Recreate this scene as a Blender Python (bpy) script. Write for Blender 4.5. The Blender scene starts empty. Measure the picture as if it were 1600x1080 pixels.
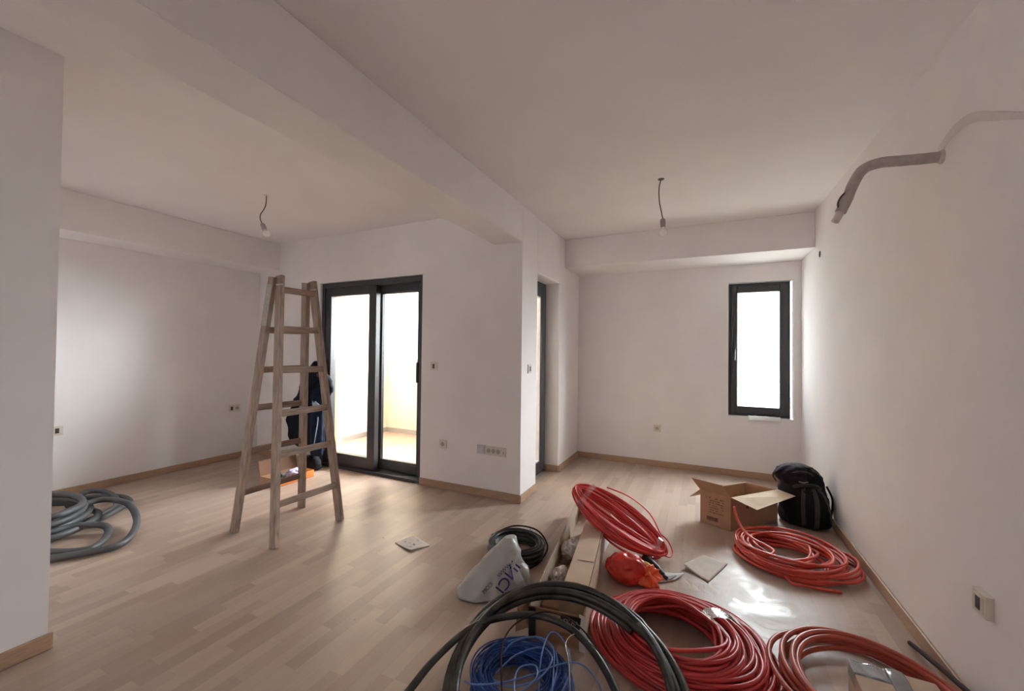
import bpy, bmesh, math, random
import numpy as np
from mathutils import Vector, Matrix, noise as mnoise

S = bpy.context.scene
COL = S.collection
PI = math.pi

# ------------------------------------------------------------------ camera
def set_camera():
    f, yaw, pitch, roll, h = 627.1, math.radians(25.48), math.radians(0.897), math.radians(0.639), 1.33
    fw = Vector((-math.sin(yaw) * math.cos(pitch), math.cos(yaw) * math.cos(pitch), math.sin(pitch)))
    rt = Vector((math.cos(yaw), math.sin(yaw), 0))
    up = rt.cross(fw)
    rt2 = rt * math.cos(roll) + up * math.sin(roll)
    up2 = up * math.cos(roll) - rt * math.sin(roll)
    cd = bpy.data.cameras.new('camera')
    cd.sensor_width = 36.0
    cd.sensor_fit = 'HORIZONTAL'
    cd.lens = f / 1600 * 36.0
    cd.clip_start = 0.05
    cam = bpy.data.objects.new('camera', cd)
    m = Matrix.Identity(4)
    for i in range(3):
        m[i][0], m[i][1], m[i][2] = rt2[i], up2[i], -fw[i]
    m[0][3], m[1][3], m[2][3] = 0, 0, h
    cam.matrix_world = m
    COL.objects.link(cam)
    S.camera = cam
set_camera()

# ------------------------------------------------------------------ sky and light
SKY, GLOW, GDIR, GPOW = 4.0, 84.0, Vector((0.76, 0.43, 0.48)).normalized(), 3.0    # hazy bright sky, brightest to the right of the window
def make_sky():
    w = bpy.data.worlds.new('sky')
    S.world = w
    w.use_nodes = True
    N, L = w.node_tree.nodes, w.node_tree.links
    bg = N['Background']
    bg.inputs[0].default_value = (0.90, 0.955, 1.0, 1)
    tc = N.new('ShaderNodeTexCoord')
    dp = N.new('ShaderNodeVectorMath'); dp.operation = 'DOT_PRODUCT'; dp.inputs[1].default_value = GDIR
    L.new(tc.outputs['Generated'], dp.inputs[0])
    mx = N.new('ShaderNodeMath'); mx.operation = 'MAXIMUM'; mx.inputs[1].default_value = 0; L.new(dp.outputs['Value'], mx.inputs[0])
    pw = N.new('ShaderNodeMath'); pw.operation = 'POWER'; pw.inputs[1].default_value = GPOW; L.new(mx.outputs[0], pw.inputs[0])
    ma = N.new('ShaderNodeMath'); ma.operation = 'MULTIPLY_ADD'; ma.inputs[1].default_value = GLOW; ma.inputs[2].default_value = SKY
    L.new(pw.outputs[0], ma.inputs[0]); L.new(ma.outputs[0], bg.inputs[1])
make_sky()

def portal(name, loc, rot, sx, sy):
    l = bpy.data.lights.new(name, 'AREA')
    l.shape = 'RECTANGLE'; l.size = sx; l.size_y = sy
    l.cycles.is_portal = True
    o = bpy.data.objects.new(name, l)
    o.location = loc; o.rotation_euler = rot
    COL.objects.link(o)
portal('window_daylight', (0.55, 5.18, 1.38), (-PI / 2, 0, 0), 0.60, 1.46)
portal('sliding_door_daylight', (-3.28, 3.50, 1.05), (-PI / 2, 0, 0), 1.46, 2.1)
portal('balcony_door_daylight', (-1.74, 3.935, 1.05), (0, -PI / 2, 0), 2.1, 0.67)
portal('added_rear_fill', (-1.975, -3.26, 1.45), (PI / 2, 0, 0), 0.85, 1.00)  # fill daylight through an opening added behind the camera

S.view_settings.view_transform = 'Standard'
S.view_settings.look = 'None'
S.view_settings.gamma = 1.0
S.view_settings.use_curve_mapping = False
S.view_settings.exposure = 0.6
S.cycles.use_denoising = True
S.cycles.max_bounces = 12
S.cycles.diffuse_bounces = 8
S.cycles.glossy_bounces = 4
S.cycles.transparent_max_bounces = 16
S.cycles.sample_clamp_indirect = 8.0

# ------------------------------------------------------------------ materials
def newmat(name):
    m = bpy.data.materials.new(name)
    m.use_nodes = True
    nt = m.node_tree
    return m, nt, nt.nodes['Principled BSDF']

def pmat(name, col, rough=0.5, var=0.06, scale=12.0, spec=0.5, metal=0.0, bump=0.0, bscale=60.0, stretch=None, col2=None, sheen=0.0, coat=0.0):
    """Principled material whose colour wanders with a noise texture."""
    m, nt, b = newmat(name)
    N, L = nt.nodes, nt.links
    tc = N.new('ShaderNodeTexCoord')
    mp = N.new('ShaderNodeMapping')
    L.new(tc.outputs['Object'], mp.inputs['Vector'])
    if stretch: mp.inputs['Scale'].default_value = stretch
    nz = N.new('ShaderNodeTexNoise')
    nz.inputs['Scale'].default_value = scale
    nz.inputs['Detail'].default_value = 5
    L.new(mp.outputs[0], nz.inputs['Vector'])
    rp = N.new('ShaderNodeValToRGB')
    c = np.array(col)
    a = c * (1 - var)
    d = np.minimum(c * (1 + var), 1) if col2 is None else np.array(col2)
    rp.color_ramp.elements[0].position = 0.32
    rp.color_ramp.elements[1].position = 0.68
    rp.color_ramp.elements[0].color = (*a, 1)
    rp.color_ramp.elements[1].color = (*d, 1)
    L.new(nz.outputs['Fac'], rp.inputs[0])
    L.new(rp.outputs[0], b.inputs['Base Color'])
    b.inputs['Roughness'].default_value = rough
    b.inputs['Specular IOR Level'].default_value = spec
    b.inputs['Metallic'].default_value = metal
    b.inputs['Coat Weight'].default_value = coat
    b.inputs['Sheen Weight'].default_value = sheen
    if bump:
        n2 = N.new('ShaderNodeTexNoise')
        n2.inputs['Scale'].default_value = bscale
        n2.inputs['Detail'].default_value = 4
        L.new(mp.outputs[0], n2.inputs['Vector'])
        bp = N.new('ShaderNodeBump')
        bp.inputs['Strength'].default_value = bump
        bp.inputs['Distance'].default_value = 0.01
        L.new(n2.outputs['Fac'], bp.inputs['Height'])
        L.new(bp.outputs[0], b.inputs['Normal'])
    return m

def glass_mat(name='clear_glass', tint=(0.95, 0.97, 0.96)):
    m = bpy.data.materials.new(name)
    m.use_nodes = True
    nt = m.node_tree; N, L = nt.nodes, nt.links
    N.remove(N['Principled BSDF'])
    out = N['Material Output']
    t = N.new('ShaderNodeBsdfTransparent'); t.inputs[0].default_value = (*tint, 1)
    g = N.new('ShaderNodeBsdfGlossy'); g.inputs['Roughness'].default_value = 0.02
    fr = N.new('ShaderNodeFresnel')
    ge = N.new('ShaderNodeNewGeometry')
    ir = N.new('ShaderNodeMapRange'); ir.inputs['To Min'].default_value = 1.35; ir.inputs['To Max'].default_value = 1 / 1.35   # leaving the pane reflects like entering it
    L.new(ge.outputs['Backfacing'], ir.inputs['Value']); L.new(ir.outputs[0], fr.inputs[0])
    mx = N.new('ShaderNodeMixShader')
    L.new(fr.outputs[0], mx.inputs[0]); L.new(t.outputs[0], mx.inputs[1]); L.new(g.outputs[0], mx.inputs[2])
    L.new(mx.outputs[0], out.inputs[0])
    return m

def film_mat(name, col, alpha, rough=0.25, trans=0.3):
    """Thin plastic film: part transparent, part diffuse and translucent, glossy on top."""
    m = bpy.data.materials.new(name)
    m.use_nodes = True
    nt = m.node_tree; N, L = nt.nodes, nt.links
    N.remove(N['Principled BSDF'])
    out = N['Material Output']
    tr = N.new('ShaderNodeBsdfTransparent')
    di = N.new('ShaderNodeBsdfDiffuse'); di.inputs[0].default_value = (*col, 1)
    tl = N.new('ShaderNodeBsdfTranslucent'); tl.inputs[0].default_value = (*col, 1)
    gl = N.new('ShaderNodeBsdfGlossy'); gl.inputs['Roughness'].default_value = rough
    nz = N.new('ShaderNodeTexNoise'); nz.inputs['Scale'].default_value = 28; nz.inputs['Detail'].default_value = 3
    tc = N.new('ShaderNodeTexCoord'); L.new(tc.outputs['Object'], nz.inputs['Vector'])
    bp = N.new('ShaderNodeBump'); bp.inputs['Strength'].default_value = 0.5; bp.inputs['Distance'].default_value = 0.01
    L.new(nz.outputs['Fac'], bp.inputs['Height'])
    for q in (di, gl): L.new(bp.outputs[0], q.inputs['Normal'])
    m1 = N.new('ShaderNodeMixShader'); m1.inputs[0].default_value = trans
    L.new(di.outputs[0], m1.inputs[1]); L.new(tl.outputs[0], m1.inputs[2])
    m2 = N.new('ShaderNodeMixShader'); m2.inputs[0].default_value = alpha
    L.new(tr.outputs[0], m2.inputs[1]); L.new(m1.outputs[0], m2.inputs[2])
    fr = N.new('ShaderNodeFresnel'); fr.inputs[0].default_value = 1.45
    m3 = N.new('ShaderNodeMixShader')
    L.new(fr.outputs[0], m3.inputs[0]); L.new(m2.outputs[0], m3.inputs[1]); L.new(gl.outputs[0], m3.inputs[2])
    L.new(m3.outputs[0], out.inputs[0])
    return m

def floor_mat():
    """Three-strip parquet running along Y, dusty, with plaster smears and a whitened-in window reflection."""
    m, nt, b = newmat('oak_parquet')
    N, L = nt.nodes, nt.links
    def math_(op, a, c=None):
        n = N.new('ShaderNodeMath'); n.operation = op
        for i, v in enumerate((a, c)):
            if v is None: continue
            if isinstance(v, (int, float)): n.inputs[i].default_value = v
            else: L.new(v, n.inputs[i])
        return n.outputs[0]
    g = N.new('ShaderNodeNewGeometry')
    sp = N.new('ShaderNodeSeparateXYZ'); L.new(g.outputs['Position'], sp.inputs[0])
    X, Y = sp.outputs[0], sp.outputs[1]
    SW, SL = 0.0667, 0.46
    xi = math_('DIVIDE', math_('ADD', X, 20.0), SW)
    ix = math_('FLOOR', xi)
    wn = N.new('ShaderNodeTexWhiteNoise'); wn.noise_dimensions = '1D'; L.new(ix, wn.inputs['W'])
    yi = math_('ADD', math_('DIVIDE', math_('ADD', Y, 20.0), SL), math_('MULTIPLY', wn.outputs[0], 7.3))
    iy = math_('FLOOR', yi)
    cb = N.new('ShaderNodeCombineXYZ'); L.new(ix, cb.inputs[0]); L.new(iy, cb.inputs[1])
    w2 = N.new('ShaderNodeTexWhiteNoise'); w2.noise_dimensions = '2D'; L.new(cb.outputs[0], w2.inputs['Vector'])
    # grain, stretched along Y
    gm = N.new('ShaderNodeMapping'); gm.inputs['Scale'].default_value = (38, 2.2, 1)
    off = N.new('ShaderNodeVectorMath'); off.operation = 'ADD'
    L.new(g.outputs['Position'], off.inputs[0])
    sc = N.new('ShaderNodeVectorMath'); sc.operation = 'SCALE'; sc.inputs['Scale'].default_value = 9.0
    L.new(w2.outputs['Color'], sc.inputs[0]); L.new(sc.outputs[0], off.inputs[1])
    L.new(off.outputs[0], gm.inputs['Vector'])
    gn = N.new('ShaderNodeTexNoise'); gn.inputs['Scale'].default_value = 1.0; gn.inputs['Detail'].default_value = 6; gn.inputs['Roughness'].default_value = 0.6
    L.new(gm.outputs[0], gn.inputs['Vector'])
    rp = N.new('ShaderNodeValToRGB')
    rp.color_ramp.elements[0].color = (*FLOOR_A, 1)
    rp.color_ramp.elements[1].color = (*FLOOR_B, 1)
    v = math_('ADD', math_('MULTIPLY', w2.outputs[0], 0.62), math_('MULTIPLY', gn.outputs['Fac'], 0.42))
    L.new(v, rp.inputs[0])
    # seams: strip edges, strip ends
    fx = math_('FRACT', xi); fy = math_('FRACT', yi)
    ex = math_('LESS_THAN', math_('MINIMUM', fx, math_('SUBTRACT', 1.0, fx)), 0.012)
    ey = math_('LESS_THAN', math_('MINIMUM', fy, math_('SUBTRACT', 1.0, fy)), 0.0018)
    seam = math_('MULTIPLY', math_('MAXIMUM', ex, ey), 0.22)
    mxs = N.new('ShaderNodeMix'); mxs.data_type = 'RGBA'
    L.new(seam, mxs.inputs[0]); L.new(rp.outputs[0], mxs.inputs[6]); mxs.inputs[7].default_value = (0.12, 0.075, 0.05, 1)
    # dust film
    dn = N.new('ShaderNodeTexNoise'); dn.inputs['Scale'].default_value = 1.7; dn.inputs['Detail'].default_value = 7; dn.inputs['Distortion'].default_value = 0.6
    L.new(g.outputs['Position'], dn.inputs['Vector'])
    dr = N.new('ShaderNodeMapRange'); dr.inputs['From Min'].default_value = 0.42; dr.inputs['From Max'].default_value = 0.75; dr.inputs['To Max'].default_value = 0.30
    L.new(dn.outputs['Fac'], dr.inputs['Value'])
    # plaster smears plus the window's floor reflection, whitened into the colour
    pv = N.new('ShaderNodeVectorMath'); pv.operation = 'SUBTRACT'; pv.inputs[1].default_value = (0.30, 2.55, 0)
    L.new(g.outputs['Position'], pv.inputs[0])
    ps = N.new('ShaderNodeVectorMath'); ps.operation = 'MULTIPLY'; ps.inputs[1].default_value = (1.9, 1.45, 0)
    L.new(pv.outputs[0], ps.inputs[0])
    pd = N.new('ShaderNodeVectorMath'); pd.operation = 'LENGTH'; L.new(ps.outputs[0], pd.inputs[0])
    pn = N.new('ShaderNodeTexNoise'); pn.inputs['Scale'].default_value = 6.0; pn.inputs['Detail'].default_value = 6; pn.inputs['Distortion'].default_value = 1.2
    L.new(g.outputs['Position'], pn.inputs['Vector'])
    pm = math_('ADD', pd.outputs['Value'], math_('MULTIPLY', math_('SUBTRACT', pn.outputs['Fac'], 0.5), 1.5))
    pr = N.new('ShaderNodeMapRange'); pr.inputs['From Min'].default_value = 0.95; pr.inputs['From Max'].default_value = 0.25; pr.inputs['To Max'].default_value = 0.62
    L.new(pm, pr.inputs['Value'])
    dust_glare = math_('MAXIMUM', dr.outputs[0], pr.outputs[0])
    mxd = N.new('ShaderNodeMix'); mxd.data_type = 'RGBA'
    L.new(dust_glare, mxd.inputs[0]); L.new(mxs.outputs[2], mxd.inputs[6]); mxd.inputs[7].default_value = (0.47, 0.41, 0.37, 1)
    L.new(mxd.outputs[2], b.inputs['Base Color'])
    rr = N.new('ShaderNodeMapRange'); rr.inputs['From Min'].default_value = 0.3; rr.inputs['From Max'].default_value = 0.7
    rr.inputs['To Min'].default_value = 0.35; rr.inputs['To Max'].default_value = 0.38
    L.new(pn.outputs['Fac'], rr.inputs['Value'])
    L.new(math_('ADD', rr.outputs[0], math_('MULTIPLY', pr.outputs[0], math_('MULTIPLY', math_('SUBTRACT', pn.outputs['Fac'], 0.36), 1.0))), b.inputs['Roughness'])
    b.inputs['Specular IOR Level'].default_value = 0.5
    bp = N.new('ShaderNodeBump'); bp.inputs['Strength'].default_value = 0.12; bp.inputs['Distance'].default_value = 0.004
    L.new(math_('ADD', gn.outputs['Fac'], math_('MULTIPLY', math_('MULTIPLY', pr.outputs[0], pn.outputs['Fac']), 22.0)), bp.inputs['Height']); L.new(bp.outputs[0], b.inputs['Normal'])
    return m

FLOOR_A, FLOOR_B = (0.31, 0.215, 0.165), (0.49, 0.375, 0.305)
WALL = (0.82, 0.785, 0.78)
M = {}
M['wall'] = pmat('white_plaster', WALL, 0.85, 0.025, 3.0, spec=0.2, bump=0.05, bscale=9)
M['ceiling'] = pmat('ceiling_plaster', WALL, 0.9, 0.02, 2.0, spec=0.2, bump=0.04, bscale=7)
M['patch'] = pmat('rough_grey_plaster', (0.60, 0.54, 0.51), 0.95, 0.12, 14, spec=0.1, bump=0.5, bscale=50)
M['oak'] = pmat('oak_skirting', (0.40, 0.255, 0.165), 0.45, 0.13, 6, stretch=(3, 3, 30))
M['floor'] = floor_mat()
M['anthracite'] = pmat('anthracite_frame', (0.042, 0.044, 0.050), 0.42, 0.08, 20)
M['gasket'] = pmat('black_gasket', (0.012, 0.012, 0.013), 0.5)
M['glass'] = glass_mat()
M['glass_terrace'] = glass_mat('dimming_glass', (0.87, 0.875, 0.87))  # tint added to dim the daylight coming through the sliding door
M['switch'] = pmat('cream_plastic', (0.67, 0.62, 0.54), 0.35, 0.03)
M['switch_dark'] = pmat('dark_socket_hole', (0.06, 0.05, 0.045), 0.6)
M['well'] = pmat('grey_socket_well', (0.42, 0.38, 0.34), 0.5)
M['grey_plate'] = pmat('lilac_grey_plate', (0.55, 0.53, 0.58), 0.4, 0.03)
M['ladder'] = pmat('weathered_pine', (0.33, 0.245, 0.195), 0.75, 0.28, 7, stretch=(9, 9, 1.0), bump=0.3, bscale=14)
M['ladder_rung'] = pmat('worn_pine_rung', (0.285, 0.20, 0.158), 0.75, 0.25, 7, stretch=(9, 1.0, 9), bump=0.3, bscale=14)
M['paint'] = pmat('grey_paint_smear', (0.42, 0.40, 0.37), 0.8, 0.2, 30)
M['steel'] = pmat('dull_steel', (0.45, 0.44, 0.42), 0.35, 0.1, metal=1.0)
M['red'] = pmat('red_conduit', (0.50, 0.040, 0.040), 0.33, 0.10, 9)
M['red2'] = pmat('orange_red_conduit', (0.56, 0.065, 0.042), 0.33, 0.10, 9)
M['red3'] = pmat('rust_red_conduit', (0.42, 0.075, 0.045), 0.36, 0.12, 9)
M['red4'] = pmat('bright_red_cable', (0.64, 0.050, 0.048), 0.34, 0.10, 9)
M['blackhose'] = pmat('black_hose_dusty', (0.010, 0.011, 0.010), 0.36, 0.3, 14, col2=(0.055, 0.052, 0.044), bump=0.2, bscale=40)
M['blackcable'] = pmat('black_cable', (0.014, 0.014, 0.015), 0.35, 0.2)
M['greenblack'] = pmat('dark_green_cable', (0.02, 0.035, 0.025), 0.4, 0.2)
M['greyhose'] = pmat('grey_corrugated_hose', (0.082, 0.084, 0.088), 0.5, 0.15, 10)
M['blue'] = pmat('blue_wire', (0.022, 0.075, 0.30), 0.35, 0.2, 12)
M['bluelight'] = pmat('pale_blue_wire', (0.10, 0.19, 0.46), 0.35, 0.12, 12)
M['browncord'] = pmat('dark_brown_cord', (0.040, 0.022, 0.018), 0.75, spec=0.15)
M['bare'] = pmat('bare_pale_wire', (0.50, 0.44, 0.34), 0.35, 0.1, metal=0.3)
M['card'] = pmat('brown_cardboard', (0.40, 0.235, 0.145), 0.8, 0.07, 9, spec=0.2, bump=0.1, bscale=30)
M['cardshade'] = pmat('shaded_brown_cardboard', (0.20, 0.11, 0.07), 0.85, 0.08, 9, spec=0.2)  # backlit shade of the raised lid, darkened into the cardboard colour
M['cardin'] = pmat('pale_cardboard_inside', (0.58, 0.45, 0.33), 0.8, 0.06, 9, spec=0.2, bump=0.1, bscale=30)
M['cardtan'] = pmat('tan_cardboard', (0.50, 0.37, 0.275), 0.75, 0.06, 7, spec=0.25, bump=0.15, bscale=14)
M['cardgrey'] = pmat('greyed_cardboard', (0.42, 0.325, 0.25), 0.8, 0.08, 7, spec=0.2)
M['print'] = pmat('dark_brown_print', (0.12, 0.06, 0.04), 0.8)
M['printshade'] = pmat('black_print_and_shade', (0.02, 0.019, 0.018), 0.6)
M['paleprint'] = pmat('pale_print', (0.42, 0.37, 0.27), 0.7)
M['foam'] = pmat('white_foam_edge', (0.72, 0.70, 0.69), 0.8)
M['paper'] = pmat('off_white_paper', (0.68, 0.62, 0.57), 0.8, 0.05, 20, spec=0.2)
M['paper_grey'] = pmat('grey_paper', (0.60, 0.54, 0.49), 0.8, 0.05, 20, spec=0.2)
M['ink'] = pmat('faint_ink', (0.35, 0.33, 0.35), 0.8)
M['tape'] = film_mat('clear_tape', (0.75, 0.72, 0.72), 0.22, 0.15)
M['bag'] = film_mat('white_carrier_plastic', (0.56, 0.54, 0.52), 0.93, 0.28, 0.25)
M['scrap'] = film_mat('milky_plastic_scrap', (0.72, 0.68, 0.64), 0.97, 0.3, 0.2)
M['purple'] = pmat('violet_ink', (0.05, 0.03, 0.21), 0.45)
M['ink_dark'] = pmat('dark_ink', (0.05, 0.05, 0.09), 0.45)
M['redbag'] = pmat('red_plastic_bag', (0.55, 0.035, 0.025), 0.32, 0.2, 14, bump=0.4, bscale=30)
M['orangebag'] = pmat('orange_plastic', (0.80, 0.13, 0.045), 0.35, 0.1)
M['yellow'] = pmat('yellow_plastic', (0.62, 0.38, 0.04), 0.4)
M['blacktool'] = pmat('black_rubber', (0.018, 0.018, 0.022), 0.5)
M['navytool'] = pmat('navy_plastic', (0.03, 0.03, 0.09), 0.45)
M['bagblack'] = pmat('black_nylon', (0.009, 0.008, 0.010), 0.8, 0.3, 25, bump=0.4, bscale=70, spec=0.2)
M['bagpurple'] = pmat('plum_black_nylon', (0.018, 0.012, 0.017), 0.8, 0.3, 25, bump=0.4, bscale=70, spec=0.2)
M['baggrey'] = pmat('charcoal_webbing', (0.034, 0.033, 0.036), 0.7, 0.2, 25)
M['navy'] = pmat('navy_cloth', (0.005, 0.007, 0.015), 0.85, 0.3, 15, bump=0.4, bscale=40, spec=0.2)
M['navylight'] = pmat('mid_blue_cloth', (0.009, 0.016, 0.035), 0.85, 0.3, 15, bump=0.4, bscale=40, spec=0.2)
M['darkred'] = pmat('dark_red_cloth', (0.10, 0.02, 0.025), 0.8)
M['reflect'] = pmat('pale_blue_band', (0.40, 0.46, 0.56), 0.6)
M['orange'] = pmat('orange_box_print', (0.78, 0.24, 0.045), 0.6, 0.15, 8)
M['lavender'] = pmat('lavender_wrapper', (0.55, 0.50, 0.70), 0.4)
M['bulb'] = None
M['bulbsocket'] = pmat('grey_lamp_holder', (0.36, 0.33, 0.31), 0.5)
M['wire'] = pmat('grey_wire', (0.10, 0.085, 0.08), 0.5)
M['insulation'] = pmat('grey_pipe_insulation', (0.45, 0.39, 0.36), 0.8, 0.12, 25, bump=0.3, bscale=50)
M['cream'] = pmat('cream_render', (0.86, 0.785, 0.65), 0.85, 0.04, 5, spec=0.2)
M['peach'] = pmat('peach_render', (0.80, 0.52, 0.32), 0.85, 0.04, 5, spec=0.2)
M['terrace'] = pmat('terrace_tile', (0.74, 0.69, 0.62), 0.7, 0.06, 4)
M['terrace_skirt'] = pmat('terrace_skirting', (0.33, 0.30, 0.27), 0.7)
M['ground'] = pmat('pale_ground', (0.40, 0.38, 0.34), 0.9)

def bulb_mat():
    m, nt, b = newmat('frosted_bulb')
    b.inputs['Base Color'].default_value = (0.95, 0.92, 0.90, 1)
    b.inputs['Roughness'].default_value = 0.12
    b.inputs['Subsurface Weight'].default_value = 0.8
    b.inputs['Subsurface Radius'].default_value = (0.03, 0.03, 0.03)
    return m
M['bulb'] = bulb_mat()

# ------------------------------------------------------------------ building helpers
def link(name, verts, faces, mat, parent=None, smooth=False):
    me = bpy.data.meshes.new(name)
    me.from_pydata([tuple(map(float, v)) for v in verts], [], [tuple(int(i) for i in f) for f in faces])
    me.validate()
    if smooth: me.polygons.foreach_set('use_smooth', [True] * len(me.polygons))
    me.materials.append(M[mat] if isinstance(mat, str) else mat)
    o = bpy.data.objects.new(name, me)
    COL.objects.link(o)
    if parent is not None: o.parent = parent
    return o

class MB:
    """Collects shapes, then links them as ONE mesh object."""
    def __init__(s): s.v, s.f, s.sm = [], [], False
    def add(s, v, f):
        k = len(s.v); s.v += [tuple(p) for p in v]; s.f += [tuple(i + k for i in q) for q in f]; return s
    def box(s, x0, x1, y0, y1, z0, z1):
        v = [(x, y, z) for z in (z0, z1) for y in (y0, y1) for x in (x0, x1)]
        return s.add(v, [(0, 2, 3, 1), (4, 5, 7, 6), (0, 1, 5, 4), (2, 6, 7, 3), (0, 4, 6, 2), (1, 3, 7, 5)])
    def hexa(s, a, b):
        """a, b: two quads of four points (same winding) joined into a solid."""
        return s.add(list(a) + list(b), [(3, 2, 1, 0), (4, 5, 6, 7), (0, 1, 5, 4), (1, 2, 6, 5), (2, 3, 7, 6), (3, 0, 4, 7)])
    def panel(s, quad, t):
        """A board of thickness t whose outer face is the quad (offset inward along minus normal)."""
        q = [Vector(p) for p in quad]
        n = (q[1] - q[0]).cross(q[3] - q[0]).normalized() * t
        return s.hexa([p - n for p in q], q)
    def bar(s, p, q, wx, wy, side=(0, 1, 0)):
        p, q = Vector(p), Vector(q); d = (q - p).normalized()
        u = Vector(side); u = (u - d * u.dot(d)).normalized(); v = d.cross(u)
        c = [(-1, -1), (1, -1), (1, 1), (-1, 1)]
        return s.hexa([p + u * a * wx / 2 + v * b * wy / 2 for a, b in c], [q + u * a * wx / 2 + v * b * wy / 2 for a, b in c])
    def tube(s, pts, rad, n=8, closed=False, caps=True):
        v, f = tube_geo(pts, rad, n, closed, caps); s.add(v, f); s.sm = True; return s
    def disc(s, c, axis, r, t, n=24):
        c = Vector(c); a = Vector(axis).normalized()
        return s.tube([c, c + a * t], r, n) or s
    def lathe(s, prof, n=24, base=(0, 0, 0), axis=None):
        """prof: (radius, height) pairs along axis."""
        b = Vector(base); a = Vector(axis or (0, 0, 1)).normalized()
        u = a.orthogonal().normalized(); w_ = a.cross(u)
        v, f = [], []
        for r, h in prof:
            for k in range(n):
                t = 2 * PI * k / n
                v.append(b + a * h + (u * math.cos(t) + w_ * math.sin(t)) * max(r, 1e-5))
        for i in range(len(prof) - 1):
            for k in range(n):
                k2 = (k + 1) % n
                f.append((i * n + k, i * n + k2, (i + 1) * n + k2, (i + 1) * n + k))
        s.add(v, f); s.sm = True; return s
    def build(s, name, mat, parent=None, smooth=None, bevel=0.0, seg=2):
        o = link(name, s.v, s.f, mat, parent, s.sm if smooth is None else smooth)
        if bevel:
            md = o.modifiers.new('bevel', 'BEVEL'); md.width = bevel; md.segments = seg; md.limit_method = 'ANGLE'; md.angle_limit = math.radians(40)
        return o

def tube_geo(pts, rad, n=8, closed=False, caps=True):
    P = np.array([tuple(p) for p in pts], float); m = len(P)
    R = np.full(m, rad, float) if np.isscalar(rad) else np.array(rad, float)
    if closed: T = np.roll(P, -1, 0) - np.roll(P, 1, 0)
    else: T = np.gradient(P, axis=0)
    T /= np.maximum(np.linalg.norm(T, axis=1), 1e-9)[:, None]
    u = np.cross(T[0], (0, 0, 1.0))
    if np.linalg.norm(u) < 0.1: u = np.cross(T[0], (0, 1.0, 0))
    u /= np.linalg.norm(u)
    V = np.zeros((m, n, 3)); a = np.arange(n) * 2 * PI / n
    ca, sa = np.cos(a)[:, None], np.sin(a)[:, None]
    for i in range(m):
        u = u - T[i] * np.dot(u, T[i]); u /= max(np.linalg.norm(u), 1e-9)
        b = np.cross(T[i], u)
        V[i] = P[i] + R[i] * (ca * u + sa * b)
    f = []
    for i in range(m if closed else m - 1):
        j = (i + 1) % m
        for k in range(n):
            k2 = (k + 1) % n
            f.append((i * n + k, i * n + k2, j * n + k2, j * n + k))
    V = V.reshape(-1, 3)
    if caps and not closed:
        f.append(tuple(range(n - 1, -1, -1))); f.append(tuple((m - 1) * n + k for k in range(n)))
    return V, f

def spline(ctrl, n=60, closed=False):
    """Catmull-Rom through control points."""
    C = np.array(ctrl, float); m = len(C)
    out = []
    segs = m if closed else m - 1
    per = max(2, n // segs)
    for i in range(segs):
        if closed: p0, p1, p2, p3 = C[(i - 1) % m], C[i], C[(i + 1) % m], C[(i + 2) % m]
        else: p0, p1, p2, p3 = C[max(i - 1, 0)], C[i], C[i + 1], C[min(i + 2, m - 1)]
        for k in range(per):
            t = k / per
            out.append(0.5 * ((2 * p1) + (-p0 + p2) * t + (2 * p0 - 5 * p1 + 4 * p2 - p3) * t * t + (-p0 + 3 * p1 - 3 * p2 + p3) * t ** 3))
    if not closed: out.append(C[-1])
    return np.array(out)

def coil_path(rows, seg=56, seed=0, jit=0.004, zj=0.002, lobes=(2, 3), zmin=None):
    """rows: one (cx, cy, rx, ry, z) per turn. A continuous strand that drifts from turn to turn."""
    rg = np.random.default_rng(seed)
    rows = np.array(rows, float); n = len(rows)
    ph = rg.uniform(0, 2 * PI, (n + 1, len(lobes))); am = rg.normal(0, jit, (n + 1, len(lobes)))
    pz = rg.uniform(0, 2 * PI, n + 1); az = rg.normal(0, zj, n + 1)
    pts = []
    rows = np.vstack([rows, rows[-1]])
    for i in range(n):
        for k in range(seg):
            t = k / seg; s = t * t * (3 - 2 * t); a = 2 * PI * t
            cx, cy, rx, ry, z = rows[i] * (1 - s) + rows[i + 1] * s
            dr = dz = 0
            for wgt, q in ((1 - s, i), (s, i + 1)):
                for j, lb in enumerate(lobes): dr += wgt * am[q, j] * math.sin(lb * a + ph[q, j])
                dz += wgt * az[q] * math.sin(2 * a + pz[q])
            zz = z + dz
            if zmin is not None: zz = max(zz, zmin)
            pts.append((cx + (rx + dr) * math.cos(a), cy + (ry + dr) * math.sin(a), zz))
    return np.array(pts)

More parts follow.
